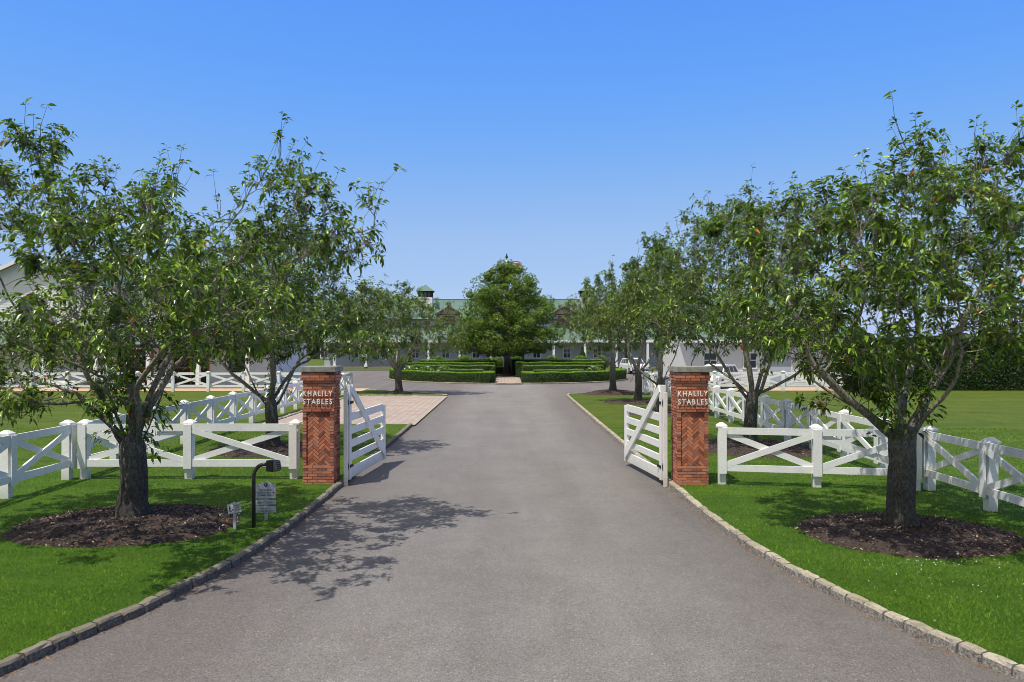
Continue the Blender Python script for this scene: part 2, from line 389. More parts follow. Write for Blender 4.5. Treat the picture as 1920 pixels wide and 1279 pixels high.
# the sky whitens towards the high sun
tcw = wn.nodes.new('ShaderNodeTexCoord'); dp = wn.nodes.new('ShaderNodeVectorMath'); dp.operation = 'DOT_PRODUCT'
wn.links.new(tcw.outputs['Generated'], dp.inputs[0]); dp.inputs[1].default_value = S
mrw = wn.nodes.new('ShaderNodeMapRange'); mrw.interpolation_type = 'SMOOTHSTEP'; mrw.inputs[1].default_value = .28; mrw.inputs[2].default_value = .80
wn.links.new(dp.outputs['Value'], mrw.inputs[0])
mxw = wn.nodes.new('ShaderNodeMix'); mxw.data_type = 'RGBA'; wn.links.new(mrw.outputs[0], mxw.inputs[0])
wn.links.new(cv.outputs[0], mxw.inputs[6]); mxw.inputs[7].default_value = (.74, .69, .60, 1)
bg = wn.nodes.new('ShaderNodeBackground'); bg.inputs[1].default_value = SS
wo = wn.nodes.new('ShaderNodeOutputWorld')
wn.links.new(vmath('SCALE', mxw.outputs[2], 1/SS), bg.inputs[0]); wn.links.new(bg.outputs[0], wo.inputs[0])
sl = bpy.data.lights.new('sun', 'SUN'); sl.energy = 4.4; sl.angle = R(.53); sl.color = (1, .945, .85)
so = bpy.data.objects.new('sun', sl); COL.objects.link(so); so.rotation_euler = LDIR.to_track_quat('-Z', 'Y').to_euler()
so.location = (-20, -10, 60)
cam = bpy.data.cameras.new('camera'); co_ = bpy.data.objects.new('camera', cam); COL.objects.link(co_)
co_.location = (0, 0, H); co_.rotation_euler = (R(90), 0, 0)
cam.sensor_width = 36; cam.lens = 36*F/1920; cam.shift_x = 12/1920; cam.shift_y = 7.5/1920
cam.clip_start = .1; cam.clip_end = 6000
scene.camera = co_
scene.view_settings.view_transform = 'Standard'; scene.view_settings.look = 'None'; scene.view_settings.exposure = 0
scene.cycles.pixel_filter_type = 'BLACKMAN_HARRIS'; scene.cycles.filter_width = .95
scene.cycles.max_bounces = 6; scene.cycles.transparent_max_bounces = 4

# ------------------------------------------------------------------ ground
ROADL = [(-13, -4), (-9.0, 0), (-7.2, 2.2), (-6.1, 4.0), (-5.3, 5.4), (-4.58, 7.2), (-4.40, 7.85), (-4.22, 8.4), (-4.04, 8.9), (-3.87, 9.8), (-3.69, 10.6),
         (-3.58, 11.5), (-3.49, 12.7), (-3.46, 14.4), (-3.46, 17.3), (-3.45, 22), (-3.45, 29.5)]
ROADR = [(13, -4), (9.0, 0), (7.2, 2.2), (6.1, 4.0), (5.3, 5.4), (4.61, 7.15), (4.32, 7.91), (4.08, 8.73), (3.88, 9.6), (3.68, 10.6), (3.55, 11.9),
         (3.47, 14), (3.46, 17.0), (3.47, 25), (3.5, 35), (3.55, 46.5), (3.75, 47.9), (4.3, 48.4)]
STRIP = [(-8.95, 46.2), (-4.6, 46.2), (-3.7, 46.35), (-3.35, 46.75), (-3.6, 47.3), (-4.6, 48.4), (-6.5, 50.2), (-9.0, 52.2)]
def offset(line, d):
    P = [Vector((x, y)) for x, y in line]; out = []
    for i, p in enumerate(P):
        t = (P[min(i+1, len(P)-1)]-P[max(i-1, 0)]).normalized(); out.append((p.x-t.y*d, p.y+t.x*d))
    return out
OL, OR, OS = offset(ROADL, .10), offset(ROADR, -.10), offset(STRIP, .10)
gz = 1800
sheet('ground', [(-gz, -200), (gz, -200), (gz, gz), (-gz, gz)], -.20, 'lawn')
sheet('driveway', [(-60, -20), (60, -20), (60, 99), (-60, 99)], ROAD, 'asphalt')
lawnL = OL + [(-9.05, 29.4), (-9.05, 46.3)] + OS[1:] + [(-9.2, 50.4), (-70, 50.4), (-70, -4)]
lawnR = OR + [(9.2, 48.6), (9.6, 51.0), (70, 51.0), (70, -4)]
sheet('lawn', lawnL, 0, 'lawn'); sheet('lawn', lawnR, 0, 'lawn')
sheet('paved_parking', [(-8.95, 29.5), (-3.48, 29.5), (-3.48, 46.2), (-8.95, 46.2)], ROAD+.05, 'paver')
sheet('paver_border', [(-3.52, 29.5), (-3.36, 29.5), (-3.36, 46.3), (-3.52, 46.3)], ROAD+.054, M['kerb'])
sheet('sandy_path', [(-70, 50.4), (-9.3, 50.4), (-9.3, 54.6), (-70, 54.6)], -.05, 'sand')
sheet('sandy_path', [(9.7, 51.0), (70, 51.0), (70, 56), (9.7, 56)], -.05, 'sand')
sheet('garden_lawn', [(-60, 94), (60, 94), (60, 101), (-60, 101)], -.05, 'lawn')

def kerb_stones(line, mb, off, w=.13, zt=.022, rng=random.Random(3), lmin=.24, lmax=.36):
    pts = [Vector((x, y, 0)) for x, y in line]
    seg = [(pts[i+1]-pts[i]).length for i in range(len(pts)-1)]; tot = sum(seg)
    def at(d):
        for i, s in enumerate(seg):
            if d <= s or i == len(seg)-1: return pts[i] + (pts[i+1]-pts[i])*(min(d, s)/s)
            d -= s
    d = 0
    while d < tot-.1:
        L = rng.uniform(lmin, lmax); a = at(d+.008); b = at(min(d+L-.008, tot)); t = (b-a).normalized()
        n = Vector((-t.y, t.x, 0))*off; j = lambda s=.008: rng.uniform(-s, s)
        prof = [(0, ROAD-.05), (.004, zt-.025), (.026, zt), (w-.02, zt+.003), (w, zt-.02), (w, ROAD-.05)]
        ht = j(.007); out = j(.008); rings = []
        for q, sh in ((0, .018), (.12, 0), (.5, 0), (.88, 0), (1, .018)):
            p = a.lerp(b, q)
            ring = []
            for k, (u, z) in enumerate(prof):
                uu = u + out + j(.006) + (sh if k in (0, 1, 2) else 0); zz = z + (ht + j(.005) - (sh*.6 if k in (1, 2, 3, 4) else 0) if z > ROAD else 0)
                ring.append(p + n*uu + Vector((0, 0, zz)))
            rings.append(ring)
        m = len(prof); vs = [v for r in rings for v in r]; fs = []
        for i in range(4):
            for k in range(m-1): fs.append((i*m+k, i*m+k+1, (i+1)*m+k+1, (i+1)*m+k))
        fs += [tuple(range(m)), tuple(reversed(range(4*m, 5*m)))]
        mb.add(vs, fs, rng.random()); d += L
mb = MB(); kerb_stones(ROADL, mb, 1.0); tag(mb.build('kerb', 'kerb_mossy_shaded'), kind='structure')
mb = MB(); kerb_stones(ROADR, mb, -1.0); tag(mb.build('kerb', 'kerb'), kind='structure')
mb = MB(); kerb_stones(STRIP, mb, 1.0, lmin=.4, lmax=.6); tag(mb.build('kerb', 'kerb'), kind='structure')
mb = MB(); kerb_stones([(-8.95, 46.2), (-8.95, 29.5), (-3.45, 29.5)], mb, -1.0, lmin=.4, lmax=.6); tag(mb.build('kerb', 'kerb'), kind='structure')
rngl = np.random.default_rng(12); LP = []
for ln_, sg in ((ROADL, -1), (ROADR, 1)):
    A = np.array(ln_); A = A[A[:, 1] > 4]
    for i in range(len(A)-1):
        n_ = int(np.linalg.norm(A[i+1]-A[i])*26); f = rngl.random(n_)[:, None]; q = A[i]*(1-f)+A[i+1]*f
        q[:, 0] -= sg*np.abs(rngl.normal(0, .035, n_))+sg*.004; LP.append(q)
LP = np.concatenate(LP); n_ = len(LP); az_ = rngl.uniform(0, 6.28, n_); sz = rngl.uniform(.008, .028, n_)
U_ = np.stack([np.cos(az_), np.sin(az_), rngl.normal(0, .2, n_)], 1)*sz[:, None]; W_ = np.stack([-np.sin(az_), np.cos(az_), rngl.normal(0, .2, n_)], 1)*sz[:, None]*.45
B_ = np.column_stack([LP, np.full(n_, ROAD+.006)]); VV = np.stack([B_-U_, B_+W_, B_+U_, B_-W_], 1).reshape(-1, 3)
M['litter'] = leaf_mat('dry_litter', [(0, (.16, .07, .03)), (.6, (.30, .14, .06)), (1, (.42, .26, .13))], .9, .0, (.1, .1, .1), .1)
tag(link('leaf_litter', np_mesh('leaf_litter', VV, np.arange(4*n_).reshape(-1, 4), rngl.random(n_)), 'litter'), kind='stuff')
GC = (.2, 71.3); GR_ = 10.6
ring = [(GC[0]+GR_*math.cos(a), GC[1]+GR_*math.sin(a)) for a in np.linspace(0, 2*math.pi, 65)]
sheet('garden_bed', ring[:-1], -.02, 'mulch')
mb = MB(); kerb_stones(ring, mb, 1.0, lmin=.5, lmax=.8); tag(mb.build('kerb', 'kerb'), kind='structure')
sheet('garden_path', [(-.8, 60.6), (1.25, 60.6), (1.25, 82), (-.8, 82)], -.01, 'paver')

def mulch_mound(cx, cy, rx, ry, h, seed):
    rng = np.random.default_rng(seed); nr, na = 16, 64; V = []; ph = rng.uniform(0, 6.3, 4)
    for i in range(nr+1):
        r = i/nr
        for k in range(na):
            a = 2*math.pi*k/na; w = 1+.03*math.sin(3*a+ph[0])+.02*math.sin(7*a+ph[1])
            z = h*(1-r**2.2)+rng.normal(0, .010)*(r > .02) - (.035 if i == nr else 0)
            V.append((r*rx*w*math.cos(a), r*ry*w*math.sin(a), z))
    Fc = [(i*na+k, i*na+(k+1) % na, (i+1)*na+(k+1) % na, (i+1)*na+k) for i in range(nr) for k in range(na)]
    me = np_mesh('mulch_bed', V, Fc, smooth=True); 
    for p in me.polygons:
        if p.normal.z < 0: p.flip()
    o = link('mulch_bed', me, 'mulch'); o.location = (cx, cy, .012); tag(o, kind='structure')
    # loose bark chips
    n = int(1900*rx*ry); 
    if cy > 20: n = n//3
    a = rng.uniform(0, 6.283, n); r = np.sqrt(rng.uniform(0, 1.0, n))
    P = np.stack([cx+r*rx*np.cos(a)*1.0, cy+r*ry*np.sin(a)*1.0, .018+h*(1-r**2.2)], 1)
    ang = rng.uniform(0, 6.283, n); L = rng.uniform(.007, .026, n); W = rng.uniform(.003, .009, n); tl = rng.normal(0, .35, n)
    U = np.stack([np.cos(ang), np.sin(ang), tl], 1)*L[:, None]; Vv = np.stack([-np.sin(ang), np.cos(ang), rng.normal(0, .5, n)], 1)*W[:, None]
    VV = np.stack([P-U-Vv, P+U-Vv, P+U+Vv, P-U+Vv], 1); VV[:, :, 2] += .006
    o = link('mulch_chips', np_mesh('mulch_chips', VV.reshape(-1, 3), np.arange(4*n).reshape(-1, 4), rng.random(n)), 'chip'); tag(o, kind='stuff')

# ------------------------------------------------------------------ brick pillars
CP = .0592; PW = .325
def clip_poly(poly, x0, x1, z0, z1):
    for ax, lim, sg in ((0, x0, 1), (0, x1, -1), (1, z0, 1), (1, z1, -1)):
        out = []
        for i in range(len(poly)):
            p, q = poly[i], poly[(i+1) % len(poly)]; dp, dq = (p[ax]-lim)*sg, (q[ax]-lim)*sg
            if dp >= 0: out.append(p)
            if (dp > 0 and dq < 0) or (dp < 0 and dq > 0):
                t = dp/(dp-dq); out.append((p[0]+t*(q[0]-p[0]), p[1]+t*(q[1]-p[1])))
        poly = out
        if len(poly) < 3: return []
    return poly
def brick_pillar():
    root = thing('brick_pillar', 'x', 'pillar'); rng = random.Random(11)
    core = MB(); core.box(-PW+.012, PW-.012, -PW+.05, PW-.012, -.1, 2.37)
    core.box(-PW+.012, PW-.012, -PW+.012, -PW+.049, -.1, 7*CP-.004); core.box(-PW+.012, PW-.012, -PW+.012, -PW+.049, 26*CP+.004, 2.37)
    for sx in (-1, 1): core.box(min(sx*(PW-.012), sx*(PW-.078)), max(sx*(PW-.012), sx*(PW-.078)), -PW+.0125, -PW+.0488, 7*CP-.004, 26*CP+.004)
    core.build('mortar_core', 'mortar', root)
    br = MB(); G = .006
    def course(mb, k, out=0, z0=None, z1=None, L=.205, faces='FBLR'):
        z0 = (k*CP if z0 is None else z0)+G; z1 = ((k+1)*CP if z1 is None else z1)-G; hw = PW+out
        for fc in faces:
            if fc == 'F' and 7 <= k < 26:
                for sx in (-1, 1):
                    xa, xb = sorted((sx*hw, sx*(hw-.080))); mb.box(xa, xb, -hw+rng.uniform(-.002, .002), -hw+.05, z0, z1, rng.random())
                continue
            x = -hw - (L/2 if k % 2 else 0) + (L*.3 if fc in 'LR' else 0)
            if fc in 'LR': x -= L
            while x < hw-.01:
                a, b = max(x+G, -hw+(.0512 if fc in 'LR' else 0)), min(x+L-G, hw-(.0512 if fc in 'LR' else 0)); x += L
                if b-a < .02: continue
                d = rng.uniform(-.003, .003); t = rng.random()
                if fc == 'F': mb.box(a, b, -hw+d, -hw+.05, z0, z1, t)
                elif fc == 'B': mb.box(a, b, hw-.05, hw+d, z0, z1, t)
                elif fc == 'L': mb.box(-hw+d, -hw+.05, a, b, z0, z1, t)
                else: mb.box(hw-.05, hw+d, a, b, z0, z1, t)
    for k in range(0, 37):
        if k == 26: course(br, k, .010)
        elif k == 27:
            course(br, k, .006, L=.11)
        else: course(br, k)
    br.build('brickwork', 'brick', root)
    cb = MB(); cb.box(-PW-.02, PW+.02, -PW-.02, PW+.02, 37*CP+.002, 39*CP-.002, .2)
    course(cb, 37, .038); course(cb, 38, .042); cb.box(-PW-.01, PW+.01, -PW-.01, PW+.01, 39*CP, 40*CP, .1); course(cb, 39, .022)
    cb.build('corbel', 'brick', root)
    hp = MB(); W, n = .058, 3; c45 = math.sqrt(.5)
    x0, x1, z0, z1 = -PW+.086, PW-.086, 7*CP+.003, 26*CP-.003; zc = (z0+z1)/2
    for i in range(-40, 41):
        for j in range(-6, 7):
            for (a, b, w, h) in ((i+n*j, i-n*j, n, 1), (i+n*j, i-n*j+1, 1, n)):
                g = .07; q = [(a+g, b+g), (a+w-g, b+g), (a+w-g, b+h-g), (a+g, b+h-g)]
                q = [((p-r)*c45*W + .03, (p+r)*c45*W + zc) for p, r in q]
                q = clip_poly(q, x0, x1, z0, z1)
                if q: hp.prism(q, -PW+.030+rng.uniform(-.003, .003), -PW+.0515, rng.random())
    hp.build('herringbone_panel', 'brick', root)
    cap = MB(); cap.box(-PW-.062, PW+.062, -PW-.062, PW+.062, 2.37, 2.487); o = cap.build('cap_stone', 'capstone', root, .012)
    for txt, z, wd in (('KHALILY', 1.872, .62), ('STABLES', 1.70, .61)):
        o = link('lettering', text_mesh(txt, .108, .016, wd, .012, 1.35), 'letter', root); o.location = (-.005, -PW-.022, z)
        o['label'] = 'white raised letters reading ' + txt
    return root
p1 = brick_pillar(); p1.location = (-3.935, 17.03, -.02)
tag(p1, 'red brick gate pillar left of the drive, behind the keypad post and signs', 'pillar', 'brick gate pillars')
p2 = copy_tree(p1); p2.location = (3.91, 16.95, -.02)
tag(p2, 'red brick gate pillar right of the drive, beside the right short fence', 'pillar', 'brick gate pillars')

# ------------------------------------------------------------------ gates
def gate(label, hinge, end, sgn):
    """built along +x from the hinge; camera/road face at -y"""
    hx, hy = hinge; ex, ey = end; L = math.hypot(ex-hx, ey-hy)
    root = thing('farm_gate', label, 'gate', (hx, hy, -.04), math.atan2(ey-hy, ex-hx), 'white entrance gates')
    f = -1 if sgn > 0 else 1    # side of the boards
    mb = MB(); mb.box(0, .13, -.055, .055, .06, 2.10); mb.build('hinge_stile', 'white', root, .006)
    mb = MB(); mb.box(L-.12, L, -.05, .05, .06, 1.46); mb.build('end_stile', 'white', root, .006)
    for z0, z1 in ((.07, .30), (.44, .59), (.73, .89), (1.02, 1.18), (1.31, 1.48)):
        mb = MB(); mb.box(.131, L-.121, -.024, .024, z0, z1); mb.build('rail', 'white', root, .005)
    mb = MB(); y = f*.049
    a = Vector((.10, y, 2.03)); b = Vector((L-.10, y, .22)); mb.bar(a, b, .17, .046, (0, 0, 1)); mb.build('brace', 'white', root)
    for z in (.35, 1.72):
        mb = MB(); mb.box(-.10, -.002, -.03, .03, z-.05, z+.05); mb.box(.0, .24, f*.062-.006, f*.062+.006, z-.03, z+.03)
        mb.tube([(-.04, 0, z-.09), (-.04, 0, z+.09)], .028, 10); mb.build('hinge', 'black', root)
    mb = MB(); mb.box(-.155, -.105, -.04, .04, -.06, 1.95); mb.build('hinge_post', 'white', root, .005)
    return root
gate('white board gate swung open beside the left brick pillar', (-3.40, 17.12), (-3.10, 20.25), 1)
gate('white board gate swung open beside the right brick pillar', (3.38, 17.05), (3.02, 19.95), -1)

# ------------------------------------------------------------------ fences
def fence(name, label, p0, p1, n, side, cat='fence', skip_first=False, skip_last=False, rails_at=1, group=None, batten=True):
    """posts on the line p0-p1; boards on the side of 'side' (+1: left of travel, -1: right)"""
    p0 = Vector((*p0, 0)); p1 = Vector((*p1, 0)); d = p1-p0; L = d.length; st = L/n
    root = thing(name, label, cat, p0, math.atan2(d.y, d.x), group)
    rng = random.Random(int(L*100)); pw = .082
    me_post = None
    for i in range(n+1):
        if (i == 0 and skip_first) or (i == n and skip_last): continue
        if me_post is None:
            mb = MB(); mb.box(-pw, pw, -pw, pw, -.1, 1.195); me_post = mb.mesh('post')
            mc = MB(); mc.box(-.115, .115, -.115, .115, 1.196, 1.232)
            mc.add([(-.115, -.115, 1.2325), (.115, -.115, 1.2325), (.115, .115, 1.2325), (-.115, .115, 1.2325), (-.03, -.03, 1.295), (.03, -.03, 1.295), (.03, .03, 1.295), (-.03, .03, 1.295)],
                   [(0, 1, 5, 4), (1, 2, 6, 5), (2, 3, 7, 6), (3, 0, 4, 7), (4, 5, 6, 7)]); me_cap = mc.mesh('post_cap')
            mb = MB(); y = side*(pw+.0615); mb.box(-.085, .085, y-.0125, y+.0125, .235, 1.19); me_bat = mb.mesh('batten')
        o = link('post', me_post, 'white', root); o.location = (i*st, 0, 0); o.rotation_euler = (rng.gauss(0, .006), rng.gauss(0, .006), rng.gauss(0, .01))
        link('post_cap', me_cap, 'white', o)
        if batten: q = link('batten', me_bat, 'white', root); q.location = (i*st, 0, 0)
    y = side*(pw+.027)
    for i in range(n):
        xa, xb = i*st+.001, (i+1)*st-.001; s = rng.gauss(0, .006)
        for z0, z1 in ((.285, .43), (1.055, 1.203)):
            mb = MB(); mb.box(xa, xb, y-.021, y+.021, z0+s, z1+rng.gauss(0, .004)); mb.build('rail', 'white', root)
        for k, (za, zb) in enumerate(((.40, 1.09), (1.09, .40))):
            yy = y + side*(.0013 if k == 0 else -.0245)
            mb = MB(); mb.bar((xa+.03, yy, za), (xb-.03, yy, zb), .125, .043 if k == 0 else .030, (0, 0, 1)); mb.build('brace', 'white', root)
    return root
FG = 'white crossbuck paddock fences'
fence('crossbuck_fence', 'short white crossbuck fence between the left pillar and the left corner post', (-4.62, 17.42), (-9.2, 17.42), 2, 1, group=FG)
fence('crossbuck_fence', 'long white crossbuck fence running back along the left lawn, boards facing the drive', (-9.52, 6.8), (-9.55, 48.8), 20, -1, group=FG)
fence('crossbuck_fence', 'far white crossbuck fence across the left lawn in front of the sandy path', (-9.75, 49.7), (-36.2, 49.7), 12, -1, group=FG, batten=False)
fence('crossbuck_fence', 'short white crossbuck fence from the right pillar to behind the nearest right tree', (4.55, 16.75), (8.25, 16.05), 2, -1, group=FG)
fence('crossbuck_fence', 'long white crossbuck fence running back along the right lawn, boards facing the drive', (8.55, 8.0), (8.5, 48.2), 20, 1, group=FG)
fence('crossbuck_fence', 'far white crossbuck fence across the right lawn before the pale stable wing', (8.9, 50.4), (21.9, 50.4), 6, 1, group=FG, batten=False)

# ------------------------------------------------------------------ foliage helpers
def leaves_np(P, D, N, L, W, droop, rng):
    """P base, D direction, N upward normal: folded, drooping leaf of 4 triangles"""
    D = D/np.linalg.norm(D, axis=1, keepdims=True)
    S = np.cross(D, N); S /= np.linalg.norm(S, axis=1, keepdims=True)+1e-9
    N = np.cross(S, D); L = L[:, None]; W = W[:, None]; dn = np.array([0, 0, -1.0])
    dr = droop[:, None]
    pt = lambda t: P + D*L*t + N*L*.16*t + dn*L*dr*t*t
    m1, m2, tip = pt(.36), pt(.70), pt(1.0)
    a1 = pt(.34)+S*W*.5+N*W*.20; b1 = pt(.34)-S*W*.5+N*W*.20; a2 = pt(.70)+S*W*.36+N*W*.14; b2 = pt(.70)-S*W*.36+N*W*.14
    V = np.stack([P, a1, b1, m1, a2, b2, m2, tip], 1); n = len(P); base = (np.arange(n)*8)[:, None, None]
    Fc = np.array([[0, 3, 1], [0, 2, 3], [1, 3, 6], [1, 6, 4], [2, 6, 3], [2, 5, 6], [4, 6, 7], [5, 7, 6]])[None]+base
    return V.reshape(-1, 3), Fc.reshape(-1, 3)
def rand_dirs(n, rng):
    v = rng.normal(size=(n, 3)); return v/np.linalg.norm(v, axis=1, keepdims=True)
def cards_np(P, Nn, size, rng, asp=.6, jit=.8):
    """small leaf-shaped diamonds lying roughly across the normal Nn"""
    n = len(P); Nn = Nn + rng.normal(size=(n, 3))*jit; Nn /= np.linalg.norm(Nn, axis=1, keepdims=True)
    U = np.cross(Nn, rand_dirs(n, rng)); U /= np.linalg.norm(U, axis=1, keepdims=True)+1e-9; Vv = np.cross(Nn, U)
    s = size[:, None] if hasattr(size, 'shape') else size
    fold = Nn*s*.12
    V = np.stack([P-U*s*.5, P+Vv*s*asp*.5+fold, P+U*s*.5, P-Vv*s*asp*.5+fold], 1)
    b = (np.arange(n)*4)[:, None]
    Fc = np.concatenate([np.array([[0, 2, 1]])+b, np.array([[0, 3, 2]])+b], 1).reshape(-1, 3)
    return V.reshape(-1, 3), Fc

# ------------------------------------------------------------------ trees by space colonisation
def grow_tree(lobes, base_r, fork, nlimb, seed, natt, step=.2, infl=2.2, kill=.33, lean=(0, 0), limb_len=1.7, voids=()):
    rng = np.random.default_rng(seed)
    pos = []; par = []
    def addn(p, q): pos.append(np.array(p, float)); par.append(q); return len(pos)-1
    cur = addn((0, 0, -.05), -1); z = 0
    k = max(3, int(fork/.22))
    for i in range(1, k+1):
        t = i/k; cur = addn((lean[0]*t+.02*math.sin(5*t+seed), lean[1]*t+.02*math.cos(4*t+seed), fork*t), cur)
    top = cur; a0 = rng.uniform(0, 6.28); tips = []
    for i in range(nlimb):
        az = a0+2*math.pi*i/nlimb+rng.normal(0, .2); e = rng.uniform(.45, 1.15) if i else 1.35
        start = top if i % 2 == 0 else top-1
        d = np.array([math.cos(az)*math.cos(e), math.sin(az)*math.cos(e), math.sin(e)]); c = start; p = pos[start].copy()
        L = limb_len*rng.uniform(.8, 1.2); ns = int(L/.2)
        for j in range(ns):
            d = d + np.array([0, 0, .03]) + rng.normal(0, .07, 3); d /= np.linalg.norm(d); p = p+d*.2; c = addn(p, c)
    # attractors
    vol = np.array([l[3]*l[4]*l[5] for l in lobes]); wt = np.array([l[6] for l in lobes]); cnt = np.maximum(30, natt*vol**.8*wt/np.sum(vol**.8)).astype(int); A = []
    for l, c in zip(lobes, cnt):
        d = rand_dirs(c, rng); r = rng.uniform(0, 1, c)**(1/2.2); A.append(np.array(l[:3]) + d*r[:, None]*np.array(l[3:6]))
    A = np.concatenate(A); ph = rng.uniform(0, 6.28, 6)
    gap = np.sin(A[:, 0]*4.1+ph[0]+1.3*np.sin(A[:, 2]*2.2+ph[1]))+np.sin(A[:, 1]*3.7+ph[2]+1.2*np.sin(A[:, 0]*1.9+ph[3]))+np.sin(A[:, 2]*4.3+ph[4]+1.1*np.sin(A[:, 1]*2.4+ph[5]))
    A = A[(gap > -.35) | (rng.random(len(A)) < .22)]; A = A[A[:, 2] > .75]
    for v in voids:
        q = (((A-np.array(v[:3]))/np.array(v[3:6]))**2).sum(1); A = A[(q > 1) | (rng.random(len(A)) < .10)]
    P = np.array(pos); par = list(par)
    def nearest(A, P0, off, best, bi):
        for s in range(0, len(A), 2000):
            dd = np.linalg.norm(A[s:s+2000, None]-P0[None], axis=2); k = dd.argmin(1); m = dd[np.arange(len(k)), k]
            u = m < best[s:s+2000]; best[s:s+2000][u] = m[u]; bi[s:s+2000][u] = k[u]+off
    best = np.full(len(A), 1e9); bi = np.zeros(len(A), int)
    sk = 3; nearest(A, P[sk:], sk, best, bi)
    for it in range(90):
        act = best < (infl if it > 5 else 9)
        if not act.any(): break
        ids = bi[act]; dirs = A[act]-P[ids]; dirs /= np.linalg.norm(dirs, axis=1, keepdims=True)
        uq, inv = np.unique(ids, return_inverse=True); acc = np.zeros((len(uq), 3)); np.add.at(acc, inv, dirs)
        ln = np.linalg.norm(acc, axis=1, keepdims=True); ok = ln[:, 0] > .05; uq = uq[ok]; acc = acc[ok]/ln[ok]
        acc = acc + rng.normal(0, .16, acc.shape) + np.array([0, 0, .05]); acc /= np.linalg.norm(acc, axis=1, keepdims=True)
        NP = P[uq]+acc*step
        off = len(P); P = np.concatenate([P, NP]); par += list(uq)
        nearest(A, NP, off, best, bi)
        keep = best > kill; A = A[keep]; best = best[keep]; bi = bi[keep]
        if len(A) == 0 or len(P) > 6000: break
    par = np.array(par); n = len(P); nch = np.bincount(par[par >= 0], minlength=n)
    ex = 2.85; r = np.zeros(n); r[nch == 0] = .0066**ex
    for i in range(n-1, 0, -1):
        if r[i] == 0: r[i] = .0066**ex
        r[par[i]] += r[i]*1.0
    r = r**(1/ex); kk = max(2, int(fork/.22))
    sc = base_r/r[kk-1]; r = np.where(r > .012, r*(1+(sc-1)*np.clip((r-.012)/(r[kk-1]-.012), 0, 1)), r)
    for i in range(kk+1):
        h = P[i][2]; r[i] = base_r*(1 + .38*math.exp(-max(h, 0)/.16) - .06*min(1, h/fork))
    return P, par, r, nch, rng
def skeleton_mesh(P, par, r, name, kk, rng):
    n = len(P); ch = [[] for _ in range(n)]
    for i in range(1, n): ch[par[i]].append(i)
    V = []; Fc = []
    stack = [(None, 0)]
    while stack:
        frm, i = stack.pop(); chain = ([frm] if frm is not None else [])+[i]
        while ch[i]:
            c = sorted(ch[i], key=lambda q: -r[q]); 
            for o in c[1:]: stack.append((i, o))
            i = c[0]; chain.append(i)
        if len(chain) < 2: continue
        pts = P[chain]; rad = r[chain].copy()
        if frm is not None: rad[0] = rad[1]*1.05
        mx = rad.max(); sides = 14 if mx > .12 else 8 if mx > .04 else 5 if mx > .012 else 3
        T = np.gradient(pts, axis=0); T /= np.linalg.norm(T, axis=1, keepdims=True)+1e-9
        ref = np.array([1.0, 0, 0]) if abs(T[0][0]) < .8 else np.array([0, 1.0, 0])
        u = np.cross(T[0], ref); u /= np.linalg.norm(u); off = len(V); ang = np.arange(sides)*2*math.pi/sides
        for q in range(len(chain)):
            u = u-T[q]*np.dot(u, T[q]); u /= np.linalg.norm(u)+1e-9; w = np.cross(T[q], u)
            rr = np.full(sides, rad[q])
            if mx > .1:
                z = pts[q][2]; rr *= 1 + .05*np.sin(ang*3+z*2) + .03*rng.normal(size=sides) + .14*math.exp(-max(z, 0)/.15)*np.sin(ang*5+1)
            ring = pts[q]+(np.cos(ang)[:, None]*u+np.sin(ang)[:, None]*w)*rr[:, None]; V.extend(ring)
        for q in range(len(chain)-1):
            for k in range(sides):
                k2 = (k+1) % sides; Fc.append((off+q*sides+k, off+q*sides+k2, off+(q+1)*sides+k2, off+(q+1)*sides+k))
    return np_mesh(name, np.array(V), np.array(Fc), smooth=True)

